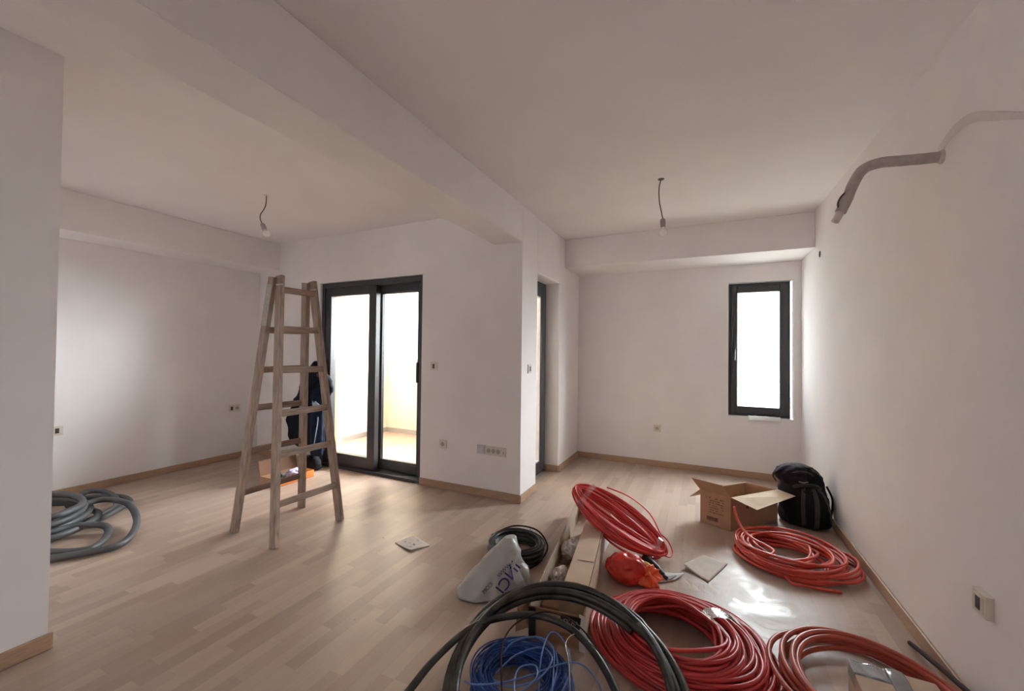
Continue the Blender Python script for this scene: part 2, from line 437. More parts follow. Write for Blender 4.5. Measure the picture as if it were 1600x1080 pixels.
def loft(secs, n=40, m=40, namp=0.0, nfreq=8.0, seed=0.0, caps=True, ridge=True, power=2.0):
    """secs: (cx, cy, z, rx, ry, rot) rings, splined into a soft closed body with creases."""
    C = spline([list(q) for q in secs], m)
    V = []
    for i, (cx, cy, z, rx, ry, ro) in enumerate(C):
        for k in range(n):
            a = 2 * PI * k / n
            ca, sa = math.cos(a), math.sin(a)
            ex = 2.0 / power
            x = math.copysign(abs(ca) ** ex, ca) * max(rx, .001); y = math.copysign(abs(sa) ** ex, sa) * max(ry, .001)
            V.append(Vector((cx + x * math.cos(ro) - y * math.sin(ro), cy + x * math.sin(ro) + y * math.cos(ro), z)))
    mm = len(C)
    if namp:
        for i in range(mm):
            c = Vector((C[i][0], C[i][1], C[i][2]))
            for k in range(n):
                p = V[i * n + k]
                q = Vector((p.x * nfreq + seed, p.y * nfreq - seed, p.z * nfreq * 0.8 + seed * .5))
                h = mnoise.noise(q) + 0.5 * mnoise.noise(q * 2.1)
                if ridge: h = 0.6 - 2 * abs(h)
                d = p - c; d.z *= 0.3
                if d.length > 1e-6: V[i * n + k] = p + d.normalized() * h * namp
    f = []
    for i in range(mm - 1):
        for k in range(n):
            k2 = (k + 1) % n
            f.append((i * n + k, i * n + k2, (i + 1) * n + k2, (i + 1) * n + k))
    if caps:
        f.append(tuple(range(n - 1, -1, -1))); f.append(tuple((mm - 1) * n + k for k in range(n)))
    return V, f

def crumple(name, c, r, mat, parent=None, seed=0, amp=0.35, sub=4, freq=2.2, flat=None):
    """A crumpled ball: icosphere folded by ridged noise."""
    bm = bmesh.new(); bmesh.ops.create_icosphere(bm, subdivisions=sub, radius=1)
    rs = Vector(r) if not isinstance(r, (int, float)) else Vector((r, r, r))
    c = Vector(c)
    for v in bm.verts:
        p = v.co * freq + Vector((seed, seed * 1.7, -seed))
        h = abs(mnoise.noise(p)) + 0.5 * abs(mnoise.noise(p * 2.3))
        q = v.co * (1 + amp * (0.5 - 2 * h))
        q = Vector((q.x * rs.x, q.y * rs.y, q.z * rs.z)) + c
        if flat is not None and q.z < flat: q.z = flat + 0.0005
        v.co = q
    me = bpy.data.meshes.new(name); bm.to_mesh(me); bm.free()
    me.polygons.foreach_set('use_smooth', [sub > 3] * len(me.polygons))
    me.materials.append(M[mat])
    o = bpy.data.objects.new(name, me); COL.objects.link(o)
    if parent is not None: o.parent = parent
    return o

def thing(name, label, cat, loc=(0, 0, 0), group=None):
    o = bpy.data.objects.new(name, None); o.empty_display_size = 0.1
    COL.objects.link(o); o.location = loc
    o['label'] = label; o['category'] = cat
    if group: o['group'] = group
    return o
def part(o, parent):
    """Parent keeping the world place (parents are unrotated empties)."""
    o.parent = parent; o.matrix_parent_inverse = Matrix.Translation(parent.location).inverted(); return o
def tag(o, label, cat, group=None):
    o['label'] = label; o['category'] = cat
    if group: o['group'] = group
    return o
def struct(o, label=None, cat=None):
    o['kind'] = 'structure'
    if label: o['label'] = label
    if cat: o['category'] = cat
    return o
def text_geo(body, size):
    cu = bpy.data.curves.new('lettering', 'FONT'); cu.body = body; cu.size = size; cu.align_x = 'CENTER'; cu.align_y = 'CENTER'
    cu.resolution_u = 3
    o = bpy.data.objects.new('lettering', cu); COL.objects.link(o)
    bpy.context.view_layer.update()
    me = bpy.data.meshes.new_from_object(o.evaluated_get(bpy.context.evaluated_depsgraph_get()))
    v = [p.co.copy() for p in me.vertices]; f = [tuple(p.vertices) for p in me.polygons]
    bpy.data.objects.remove(o); bpy.data.meshes.remove(me); bpy.data.curves.remove(cu)
    return v, f

# ================================================================== the room
XR, XP, XL, XLB, XN = 0.914, -1.451, -5.133, -4.75, -2.60
YW, YP, YB, YN, YREAR = 5.029, 3.243, 4.45, 0.74, -3.1
ZC, ZB, ZS, ZD = 2.635, 2.308, 2.295, 2.10
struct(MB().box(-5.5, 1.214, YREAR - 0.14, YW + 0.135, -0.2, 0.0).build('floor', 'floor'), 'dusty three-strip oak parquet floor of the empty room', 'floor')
struct(MB().box(-5.5, 1.3, YREAR - 0.14, YP + 0.2, ZC, ZC + 0.25).box(-1.72, 1.214, YP + 0.2, YW + 0.135, ZC, ZC + 0.25).build('ceiling', 'ceiling'), 'plain white plastered ceiling over both rooms', 'ceiling')
struct(MB().box(XR, XR + 0.3, YREAR - 0.14, YW + 0.135, 0, ZC).build('wall_right', 'wall'), 'long white plastered wall beside the red coils', 'wall')
# far wall with the narrow window
wx0, wx1, wz0, wz1 = 0.25, 0.85, 0.655, 2.115
wf = MB().box(-1.72, wx0, YW, YW + 0.135, 0, ZC).box(wx1, XR, YW, YW + 0.135, 0, ZC).box(wx0, wx1, YW, YW + 0.135, 0, wz0).box(wx0, wx1, YW, YW + 0.135, wz1, ZC)
struct(wf.build('wall_far', 'wall'), 'white end wall with one narrow window', 'wall')
# wall with the sliding door, ending in the corner pier
dx0, dx1 = -4.02, -2.548
wm = MB().box(-5.43, dx0, YP, YP + 0.2, 0, ZC).box(dx0, dx1, YP, YP + 0.2, ZD, ZC).box(dx1, -1.72, YP, YP + 0.2, 0, ZC).box(-1.72, XP, YP, 3.6, 0, ZC)
struct(wm.build('wall_middle', 'wall'), 'white wall with the sliding door and the outlet strip', 'wall')
# wall with the narrow balcony door
y0, y1 = 3.60, 4.27
wb = MB().box(-1.72, XP, y0, y1, ZD + 0.0, ZC).box(-1.72, XP, y1, YW, 0, ZC)
struct(wb.build('wall_balcony', 'wall', bevel=0.012, seg=3), 'short white wall with the recessed balcony door', 'wall')
struct(MB().box(XL - 0.3, XL, 0.4, YP + 0.2, 0, ZC).build('wall_left', 'wall'), 'white left wall behind the grey hose', 'wall')
struct(MB().box(-5.43, XN, YREAR - 0.14, YN, 0, ZC).build('wall_near', 'wall'), 'white wall end closest to the viewer, cut by the left edge', 'wall')
rw0, rw1, rz0, rz1 = -2.40, -1.55, 0.95, 1.95  # opening added behind the viewer to let fill daylight in
wr = MB().box(XN, rw0, YREAR - 0.14, YREAR, 0, ZC).box(rw1, XR, YREAR - 0.14, YREAR, 0, ZC).box(rw0, rw1, YREAR - 0.14, YREAR, 0, rz0).box(rw0, rw1, YREAR - 0.14, YREAR, rz1, ZC)
struct(wr.build('wall_rear', 'wall'), 'white wall behind the viewer', 'wall')
struct(MB().box(-1.735, XP, YREAR, YP, ZB, ZC).build('beam_main', 'wall', bevel=0.006), 'white boxed ceiling beam running from viewer to corner pier', 'beam')
struct(MB().box(XP, XR, YB, YW, ZB, ZC).build('beam_far', 'wall', bevel=0.006), 'white boxed beam above the narrow window', 'beam')
struct(MB().box(XL, XLB, YN, YP, ZS, ZC).build('beam_left', 'wall', bevel=0.006), 'white boxed beam along the left wall', 'beam')

# skirting boards
BH, BT = 0.07, 0.014
def base(name, x0, x1, y0_, y1_, label):
    struct(MB().box(x0, x1, y0_, y1_, 0.0005, BH).build(name, 'oak', bevel=0.004), label, 'baseboard')
base('baseboard_right', XR - BT, XR, YREAR, YW, 'oak skirting along the long right wall')
base('baseboard_far', XP + BT, XR - BT, YW - BT, YW, 'oak skirting under the narrow window')
base('baseboard_balcony', XP, XP + BT, 4.265, YW, 'oak skirting on the wall past the balcony door')
base('baseboard_pier', XP, XP + BT, YP - BT, 3.60, 'short oak skirting on the lit pier side')
base('baseboard_middle', dx1 - 0.0, XP, YP - BT, YP, 'oak skirting under the outlet strip')
base('baseboard_reveal', -1.62, XP, 4.256, 4.27, 'oak skirting inside the balcony door reveal')
base('baseboard_corner', XL + BT, dx0 + 0.0, YP - BT, YP, 'oak skirting left of the sliding door')
base('baseboard_left', XL, XL + BT, YN, YP, 'oak skirting along the left wall')
base('baseboard_near', XN, XN + BT, YREAR, YN + BT, 'oak skirting wrapping the near wall end')

# plaster scars left by the electricians
sc = [tuple(p) for p in spline([(2.335, 2.212, .026), (2.22, 2.245, .024), (2.10, 2.232, .022), (1.96, 2.165, .018), (1.80, 2.08, .012)], 24)]
q = MB()
for (a, za, ha), (b, zb_, hb) in zip(sc, sc[1:]):
    q.hexa([(XR + .001, a, za - ha), (XR + .001, a, za + ha), (XR + .001, b, zb_ + hb), (XR + .001, b, zb_ - hb)],
           [(XR - .0025, a, za - ha * .8), (XR - .0025, a, za + ha * .8), (XR - .0025, b, zb_ + hb * .8), (XR - .0025, b, zb_ - hb * .8)])
M['scar'] = pmat('filled_chase_plaster', (0.69, 0.645, 0.63), 0.95, 0.05, 14, spec=0.1, bump=0.4, bscale=40)
struct(q.build('trim_1', 'scar'), 'filled cable chase in the right wall above the pipe stub', 'plaster patch')
q = MB(); a, b = Vector((-0.60, 2.42, ZC)), Vector((-0.30, 3.14, ZC)); d = (b - a).normalized().cross(Vector((0, 0, 1))) * 0.005
q.hexa([a - d, a + d, b + d, b - d], [p - Vector((0, 0, .0012)) for p in (a - d * .6, a + d * .6, b + d * .6, b - d * .6)])
struct(q.build('trim_2', 'ceiling'), 'thin filled groove in the ceiling leading to the bare bulb', 'plaster patch')

# ---- window_1 : frame > sash, pane, handle
def rect_frame(mb, a0, a1, z0, z1, d0, d1, l, r, b, t, axis='x'):
    def bx(p0, p1, q0, q1):
        if axis == 'x': mb.box(p0, p1, d0, d1, q0, q1)
        else: mb.box(d0, d1, p0, p1, q0, q1)
    bx(a0, a0 + l, z0, z1); bx(a1 - r, a1, z0, z1); bx(a0 + l, a1 - r, z0, z0 + b); bx(a0 + l, a1 - r, z1 - t, z1)
    return mb
win = thing('window_1', 'narrow anthracite window in the far wall beside the right corner', 'window', (0.55, YW + .08, wz0)); win['kind'] = 'structure'
part(rect_frame(MB(), wx0 + .004, wx1 - .02, wz0 + .004, wz1 - .006, YW + .045, YW + .12, .045, .045, .05, .05).build('frame', 'anthracite', bevel=.004), win)
part(rect_frame(MB(), wx0 + .03, wx1 - .045, wz0 + .035, wz1 - .035, YW + .022, YW + .09, .062, .075, .075, .075).build('sash', 'anthracite', bevel=.006), win)
part(MB().box(wx0 + .08, wx1 - .10, YW + .055, YW + .065, wz0 + .09, wz1 - .09).build('pane', 'glass'), win)
hd = part(MB().box(.296, .322, YW + .012, YW + .024, 1.32, 1.40).build('handle', 'blacktool', bevel=.003), win)
part(MB().box(.302, .316, YW - .022, YW + .014, 1.36, 1.378).box(.301, .317, YW - .034, YW - .020, 1.262, 1.380).build('lever', 'blacktool', bevel=.004), win)
o = MB(); rnd = random.Random(3)
def sheet(quad, nx, ny, bend, seed, thick=.0012):
    """A sheet of paper on a quad with lifted, wavy surface (two-sided, with thickness)."""
    a, b, c, d = [Vector(p) for p in quad]
    V = []
    n = (b - a).cross(d - a).normalized()
    if n.z < 0: n = -n
    for j in range(ny + 1):
        for i in range(nx + 1):
            u, v = i / nx, j / ny
            p = (a * (1 - u) + b * u) * (1 - v) + (d * (1 - u) + c * u) * v
            V.append(p + n * bend(u, v, seed))
    m = len(V)
    V2 = V + [p + n * thick for p in V]
    f = []
    W = nx + 1
    for j in range(ny):
        for i in range(nx):
            q = (j * W + i, j * W + i + 1, (j + 1) * W + i + 1, (j + 1) * W + i)
            f.append(tuple(reversed(q))); f.append(tuple(k + m for k in q))
    rim = [i for i in range(W)] + [j * W + nx for j in range(1, ny + 1)] + [ny * W + i for i in range(nx - 1, -1, -1)] + [j * W for j in range(ny - 1, 0, -1)]
    for k in range(len(rim)):
        p, q = rim[k], rim[(k + 1) % len(rim)]
        f.append((p, q, q + m, p + m))
    return V2, f
V, F = sheet([(.44, YW - .035, .664), (.735, YW - .035, .664), (.735, YW + .02, .664), (.44, YW + .02, .664)], 24, 6, lambda u, v, s: .012 * abs(mnoise.noise((u * 6, v * 2, 3.3))) + .002, 0, .002)
V = [Vector(p) - Vector((0, 0, .045 * max(0, (YW - p[1] - .005) / .03) ** 1.2)) for p in V]
tag(link('window_sill_film', V, F, 'scrap', smooth=True), 'scrap of milky plastic film lying over the window sill edge', 'plastic film')

# ---- door_1 : sliding terrace door
dr = thing('door_1', 'wide anthracite sliding terrace door with two glass leaves', 'door', (-3.28, YP + .1, 0)); dr['kind'] = 'structure'
fr = rect_frame(MB(), dx0 + .002, dx1 - .002, 0.0, ZD - .004, YP + .025, YP + .195, .045, .045, .032, .055)
part(fr.build('frame', 'anthracite', bevel=.003), dr)
lf = part(rect_frame(MB(), -3.985, -3.20, .034, 2.045, YP + .04, YP + .105, .10, .105, .125, .10).build('sash', 'anthracite', bevel=.004), dr)
part(rect_frame(MB(), -3.886, -3.304, .158, 1.946, YP + .052, YP + .088, .014, .014, .014, .014).build('gasket', 'well'), lf).parent = dr
part(MB().box(-3.89, -3.30, YP + .068, YP + .076, .155, 1.95).build('pane', 'glass_terrace'), dr)
part(rect_frame(MB(), -3.255, -2.59, .034, 2.045, YP + .115, YP + .18, .055, .10, .098, .085).build('sash', 'anthracite', bevel=.004), dr)
part(rect_frame(MB(), -3.201, -2.689, .131, 1.961, YP + .127, YP + .163, .012, .012, .012, .012).build('gasket', 'gasket'), dr)
part(MB().box(-3.205, -2.685, YP + .143, YP + .151, .128, 1.965).build('pane', 'glass_terrace'), dr)
part(MB().box(-2.665, -2.635, YP + .10, YP + .118, .98, 1.22).box(-2.66, -2.64, YP + .07, YP + .10, 1.16, 1.20).box(-2.662, -2.638, YP + .055, YP + .075, 1.00, 1.21).build('handle', 'blacktool', bevel=.004), dr)
part(MB().box(-3.96, -3.93, YP + .022, YP + .042, .98, 1.22).box(-3.955, -3.935, YP - .012, YP + .022, 1.16, 1.20).box(-3.957, -3.933, YP - .028, YP - .010, 1.03, 1.21).build('handle', 'blacktool', bevel=.004), dr)
part(MB().box(dx0, dx1, YP + .002, YP + .03, .0005, .03).build('threshold', 'anthracite', bevel=.003), dr)
# ---- door_2 : narrow balcony door seen edge-on
d2 = thing('door_2', 'narrow anthracite balcony door deep in its reveal behind the pier', 'door', (-1.67, 3.93, 0)); d2['kind'] = 'structure'
part(rect_frame(MB(), y0 + .002, y1 - .002, 0.0, ZD - .004, -1.70, -1.615, .06, .06, .05, .06, 'y').build('frame', 'anthracite', bevel=.004), d2)
part(rect_frame(MB(), y0 + .045, y1 - .045, .04, ZD - .05, -1.675, -1.595, .08, .125, .10, .115, 'y').build('sash', 'anthracite', bevel=.005), d2)
part(rect_frame(MB(), y0 + .124, y1 - .169, .139, ZD - .164, -1.662, -1.61, .012, .012, .012, .012, 'y').build('glazing_bead', 'foam'), d2)
part(MB().box(-1.642, -1.634, y0 + .12, y1 - .165, .135, ZD - .16).build('pane', 'glass'), d2)

# ================================================================== outside
struct(MB().box(-4.98, -1.72, YP + .2, 5.33, -.2, -.012).build('terrace_floor', 'terrace'), 'pale tiled terrace floor beyond the sliding door', 'terrace')
struct(MB().box(-4.98, -4.70, YP + .2, 5.33, -.012, 2.75).build('wall_terrace', 'cream'), 'cream rendered side wall of the terrace', 'wall')
struct(MB().box(-4.98, -1.72, YP + .2, 5.75, 2.70, 2.90).build('shade_slab_terrace', 'cream'), 'unseen slab added over the terrace to cut light at the sliding door', 'added light blocker')  # slab added out of view to cut skylight through the sliding door
struct(MB().box(-4.70, -4.56, 3.98, 4.06, -.012, 2.75).build('trim_3', 'peach', bevel=.01), 'peach pilaster on the cream terrace wall', 'pilaster')
struct(MB().box(-4.70, -1.72, 5.10, 5.33, -.012, 1.20).build('wall_parapet', 'cream'), 'cream parapet wall at the terrace edge', 'parapet')
struct(MB().box(-4.70, -4.688, YP + .2, 5.10, -.012, .07).box(-4.688, -1.72, 5.088, 5.10, -.012, .07).box(-4.688, -4.548, 3.968, 4.072, -.012, .07).build('trim_4', 'terrace_skirt'), 'grey tile skirting around the terrace', 'skirting')
ev = MB().add([(-5.75, 6.0, 2.28), (-5.20, 6.0, 2.20), (-5.75, 6.0, 2.17), (-5.75, 6.9, 2.28), (-5.20, 6.9, 2.20), (-5.75, 6.9, 2.17)],
              [(0, 1, 2), (5, 4, 3), (0, 3, 4, 1), (1, 4, 5, 2), (2, 5, 3, 0)])
ev.box(-7.2, -5.75, 6.0, 6.9, -3, 2.28)
struct(ev.build('house_eave', 'peach'), 'peach eave of the house across from the terrace', 'eave')
struct(MB().box(-60, 60, -60, 60, -4.2, -4.0).build('ground', 'ground'), 'pale ground far below the windows', 'ground')

# ================================================================== wall fittings
def fitting(name, label, cat, pos, nrm, right, mods, group=None, cover=None, depth=.009, mw=.071):
    """pos: centre on the wall; nrm: out of the wall; right: along the wall; mods: one code per gang."""
    n, r, u = Vector(nrm), Vector(right), Vector((0, 0, 1))
    t = thing(name, label, cat, pos, group)
    wd = mw * len(mods) + .012; hh = .041
    def slab(mb, cx, cz, w_, h_, d0, d1):
        p = lambda a, b, d: Vector(pos) * 0 + r * a + u * b + n * d
        c = [(-1, -1), (1, -1), (1, 1), (-1, 1)]
        mb.hexa([p(cx + a * w_ / 2, cz + b * h_ / 2, d0) for a, b in c], [p(cx + a * w_ / 2, cz + b * h_ / 2, d1) for a, b in c]); return mb
    fm = slab(MB(), 0, 0, wd, hh * 2, -.001, depth).build('frame', cover or 'switch', t, bevel=.003)
    for i, c in enumerate(mods):
        cx = (i - (len(mods) - 1) / 2) * mw
        if c == 's':
            slab(MB(), cx, 0, .055, .055, depth - .001, depth + .003).build('insert', 'switch', t, bevel=.002)
            w_ = MB(); b0 = r * cx + n * (depth + .0032)
            w_.lathe([(.0205, 0), (.0205, .0006), (.0185, .0008), (.0005, .0008)], 24, b0, n)
            wl = w_.build('well', 'well', t)
            h_ = MB()
            for sx in (-1, 1): h_.lathe([(.0032, 0), (.0032, .0008), (.0001, .0008)], 10, b0 + r * sx * .0095 + n * .0004, n)
            slab(h_, cx, .0165, .006, .004, depth + .003, depth + .0050); slab(h_, cx, -.0165, .006, .004, depth + .003, depth + .0050)
            h_.build('pin_hole', 'switch_dark', wl)
        elif c == 'o':      # rocker still missing: dark opening
            slab(MB(), cx, 0, .055, .055, depth - .001, depth + .003).build('insert', 'switch', t, bevel=.002)
            slab(MB(), cx, 0, .026, .044, depth + .0025, depth + .004).build('opening', 'switch_dark', t)
        elif c == 'd':      # data outlet
            slab(MB(), cx, 0, .055, .055, depth - .001, depth + .003).build('insert', 'switch', t, bevel=.002)
            m_ = MB(); slab(m_, cx + .004, -.004, .012, .020, depth + .0025, depth + .004)
            m_.build('jack', 'well', t)
        elif c == 'b':
            slab(MB(), cx, 0, .060, .060, depth - .001, depth + .004).build('cover', cover or 'switch', t, bevel=.002)
    return t
Nm, Rx = (0, -1, 0), (1, 0, 0)
fitting('light_switch', 'small white switch plate with dark opening beside the sliding door', 'light switch', (-2.392, YP, 1.18), Nm, Rx, 'o')
fitting('power_socket', 'single cream socket low on the wall beside the sliding door', 'socket', (-2.272, YP, .43), Nm, Rx, 's')
fitting('blank_cover', 'lilac grey blank cover plate left of the four-gang outlet strip', 'cover plate', (-1.845, YP, .428), Nm, Rx, 'b', cover='grey_plate', depth=.014)
fitting('outlet_strip', 'four-gang cream outlet strip near the pier corner', 'socket', (-1.692, YP, .425), Nm, Rx, 'sssd', mw=.049)
fitting('light_switch', 'white switch plate with dark opening on the bright pier side', 'light switch', (XP, 3.42, 1.175), (1, 0, 0), (0, 1, 0), 'o')
fitting('power_socket', 'single cream socket under the beam on the narrow window wall', 'socket', (-.486, YW, .446), Nm, Rx, 's')
fitting('switch_socket', 'double plate with dark opening left of a socket, behind the ladder', 'socket', (XL, 2.957, .61), (1, 0, 0), (0, 1, 0), 'os', mw=.062)
fitting('switch_socket', 'double plate with socket left of a dark opening, above the grey hose', 'socket', (XL, 1.445, .59), (1, 0, 0), (0, 1, 0), 'so', mw=.066)
fitting('wall_switch', 'thick cream switch box with dark opening on the right wall', 'light switch', (XR, 2.03, .452), (-1, 0, 0), (0, -1, 0), 'o', depth=.022)
hp = thing('conduit_hole', 'small dark round conduit opening high on the right wall', 'wall opening', (XR, 4.292, 2.211))
MB().lathe([(.029, 0), (.029, .002), (.024, .0025)], 24, (0, 0, 0), (-1, 0, 0)).build('rim', 'blacktool', hp)
MB().lathe([(.025, .0012), (.0001, .0012)], 24, (0, 0, 0), (-1, 0, 0)).build('opening', 'gasket', hp)

# ---- pipe stub out of the right wall
pt = thing('pipe_stub', 'grey insulated pipe stub bending down out of the right wall', 'pipe', (XR, 2.311, 2.18))
pp = spline([(.004, 0, 0), (-.06, .001, .003), (-.128, 0, .008), (-.205, 0, .013), (-.262, 0, -.006), (-.295, 0, -.06), (-.322, 0, -.135), (-.345, 0, -.19)], 60)
rr = [.0225 + .0012 * mnoise.noise((i * .35, 0, 0)) for i in range(len(pp))]
MB().tube(pp, rr, 16).build('insulation', 'insulation', pt)
MB().tube(spline([(-.340, 0, -.178), (-.352, 0, -.205), (-.366, 0, -.232)], 10), .016, 14).build('pipe_end', 'patch', pt)
MB().tube(spline([(-.318, -.01, -.100), (-.343, -.012, -.118), (-.357, -.012, -.150), (-.352, -.008, -.180)], 16), .004, 6).build('cable_end', 'wire', pt)
MB().add(*tube_geo([(.003, 0, 0), (-.012, 0, .001)], [.032, .024], 16)).build('plaster_collar', 'patch', pt, smooth=True)

# ---- bare bulbs on wires
def hanging_bulb(label, pts, tilt):
    t = thing('hanging_bulb', label, 'light bulb', pts[0], 'bare ceiling bulbs')
    P = [Vector(p) - Vector(pts[0]) for p in pts]
    MB().tube(spline(P, 40), .0042, 8).build('cable', 'wire', t)
    a = P[-1]; d = Vector(tilt).normalized()
    MB().lathe([(.001, 0), (.016, .002), (.019, .012), (.019, .034), (.0205, .036), (.0205, .040), (.018, .042), (.018, .062), (.0135, .064), (.001, .064)], 20, a, d).build('lamp_holder', 'bulbsocket', t)
    pr = [(.012, .060), (.0135, .070)]
    for k in range(1, 14):
        th = PI * .16 + (PI * .84) * k / 13
        pr.append((.031 * math.sin(th), .103 - .031 * math.cos(th)))
    MB().lathe(pr, 24, a, d).build('bulb', 'bulb', t)
    MB().lathe([(.024, 0), (.020, .004), (.004, .007)], 16, (0, 0, 0), (0, 0, -1)).build('ceiling_plug', 'wire' if tilt[0] < .05 else 'switch', t)
hanging_bulb('bare bulb on kinked wire from the ceiling above the ladder', [(-3.351, 2.153, ZC), (-3.352, 2.153, 2.57), (-3.372, 2.153, 2.525), (-3.422, 2.153, 2.482), (-3.425, 2.153, 2.44), (-3.395, 2.153, 2.395)], (.62, 0, -1))
hanging_bulb('bare bulb on straight wire near the far beam', [(-.289, 3.17, ZC), (-.303, 3.17, 2.57), (-.300, 3.17, 2.47), (-.285, 3.17, 2.385), (-.276, 3.17, 2.335)], (.04, 0, -1))

# ================================================================== ladder
ld = thing('step_ladder', 'weathered wooden double step ladder standing before the sliding door', 'ladder', (-2.80, 2.03, 0))
LO = Vector((-2.80, 2.03, 0))
def lad(mb, name, mat, parent=None, bevel=.004, **k): return mb.build(name, mat, parent or ld, bevel=bevel, **k)
legs = {'B': ((-2.583, 1.761, 0), (-2.800, 1.915, 1.868)), 'D': ((-2.557, 2.277, 0), (-2.795, 2.180, 1.868)),
        'A': ((-3.061, 1.784, 0), (-2.836, 1.885, 1.855)), 'C': ((-3.050, 2.314, 0), (-2.830, 2.150, 1.855))}
def at(k, z):
    a, b = Vector(legs[k][0]), Vector(legs[k][1]); return a + (b - a) * (z / b.z) - LO
for k in 'BDAC':
    l = lad(MB().bar(at(k, 0.001), at(k, legs[k][1][2]), .034, .062), 'leg', 'ladder')
    if k == 'A': lad(MB().bar(at(k, 1.50) + Vector((-.0015, 0, 0)), at(k, 1.80) + Vector((-.0015, 0, 0)), .0345, .0600), 'paint_stain', 'paint', l, bevel=0)
for k1, k2, zs in (('B', 'D', (.275, .602, .878, 1.182, 1.474, 1.764)), ('A', 'C', (.277, .585, .900, 1.177, 1.47))):
    s = 1 if k1 == 'B' else -1
    for z in zs:
        p, q = at(k1, z), at(k2, z + random.Random(int(z * 99)).uniform(-.006, .006))
        off = Vector((.012 * s, 0, 0))
        lad(MB().bar(p + off - Vector((0, .012, 0)), q + off + Vector((0, .012, 0)), .020, .046, side=(1, 0, 0)), 'rung', 'ladder_rung')
for k1, k2 in (('B', 'A'), ('D', 'C')):
    p, q = at(k1, 1.80), at(k2, 1.80); y_ = (p.y + q.y) / 2
    lad(MB().tube([Vector((p.x + .045, y_, 1.80)), Vector((q.x - .045, y_, 1.80))], .007, 10), 'hinge_bolt', 'steel', bevel=0)

# ================================================================== coils
def coil(name, label, pts, r, mat, n=8, loc=None, group=None, cat='conduit coil'):
    c = Vector(loc) if loc else Vector((float(pts[:, 0].mean()), float(pts[:, 1].mean()), 0))
    o = MB().tube(pts - np.array(c), r, n).build(name, mat)
    o.location = c
    tag(o, label, cat, group)
    return o

def ring_band(center, u, v, w_):
    """closed strip of tape: u, v are the half axes of the loop, w_ its half width vector."""
    V, f = [], []
    N_ = 28
    for k in range(N_):
        a = 2 * PI * k / N_
        p = Vector(center) + Vector(u) * math.cos(a) + Vector(v) * math.sin(a)
        wob = 1 + .08 * mnoise.noise((k * .9, center[0] * 9, 0))
        for s in (-1, 0, 1): V.append(p * 1 + Vector(w_) * s * wob)
    for k in range(N_):
        k2 = (k + 1) % N_
        for s in (0, 1): f.append((k * 3 + s, k2 * 3 + s, k2 * 3 + s + 1, k * 3 + s + 1))
    return V, f

rg = random.Random(11)
# big red pile, hole in the middle, strands slumping to the front
rows = []
TURN = 52
for i in range(TURN):
    t = i / (TURN - 1)
    lay = (i * 0.618) % 1.0
    R = .175 + .195 * t
    top = .125 * (1 - t) ** .75 + .012
    z = .012 + (top - .012) * (0.25 + .75 * lay) if i % 3 else top
    rows.append((-.108 + .012 * t + rg.uniform(-.012, .012), 1.925 + .085 * t + rg.uniform(-.012, .012), R * 1.03 + rg.uniform(-.012, .012), R * 1.0 + rg.uniform(-.012, .012), z))
order = sorted(range(TURN), key=lambda i: -rows[i][4] + rg.uniform(-.03, .03))
pts = coil_path([rows[i] for i in order], 64, 2, jit=.008, zj=.010, zmin=.009)
big = coil('conduit_coil', 'largest red conduit coil, piled on the floor in front, mostly in view', pts, .0080, 'red', 8, group='red conduit coils')
bc = big.location
for cpos, du in (((-.145 + .235, 2.00 + .10, .085), .13),):
    V, F = ring_band((cpos[0] - bc[0], cpos[1] - bc[1], cpos[2] - bc[2]), (.085, .045, -.03), (0, 0, .055), (-.015, .030, 0))
    link('tape', V, F, 'tape', big, True)

# loose orange red coil by the carton
rows = []
for i in range(24):
    t = i / 23
    R = .16 + .16 * (1 - abs(2 * ((i * .618) % 1) - 1)) + rg.uniform(-.015, .015)
    rows.append((.47 + rg.uniform(-.025, .03), 3.13 + rg.uniform(-.03, .03), R * 1.0, R * .92, .010 + .085 * t))
for i in (5, 11, 16, 20): rows[i] = (.585, 3.14 + rg.uniform(-.03, .03), .285, .25 + rg.uniform(-.03, .03), .012 + .05 * i / 23)
body = coil_path(rows, 60, 5, jit=.010, zj=.012, zmin=.0095)
tail0 = spline([(.70, 2.835, .010), (.62, 2.82, .012), (.52, 2.80, .02), (.45, 2.83, .022), tuple(body[18])], 24)
k1 = len(body) - 20
tail1 = spline([tuple(body[k1 - 1]), (.40, 3.00, .105), (.28, 3.12, .12), (.222, 3.235, .17), (.205, 3.31, .235)], 30)
pts = np.vstack([tail0[:-1], body[18:k1], tail1[1:]])
coil('conduit_coil', 'loose orange-red conduit coil with one end rising against the carton', pts, .0085, 'red2', 8, group='red conduit coils')

# rust coloured thick coil at the front right
rows = []
for i in range(7):
    lft_ = .245 + .042 * ((i * 3) % 4) + rg.uniform(-.006, .006); rgt_ = .862 + rg.uniform(-.010, .010)
    rows.append(((lft_ + rgt_) / 2, 2.015 - .004 * i + rg.uniform(-.006, .006), (rgt_ - lft_) / 2, .325 - .022 * ((i * 3) % 4), .013 + .012 * i))
body = coil_path(rows, 70, 9, jit=.006, zj=.006, zmin=.0115)
coil('conduit_coil', 'thick rust-red conduit coil cut by the lower right edge, around a taped box', body, .0112, 'red3', 10, group='red conduit coils')

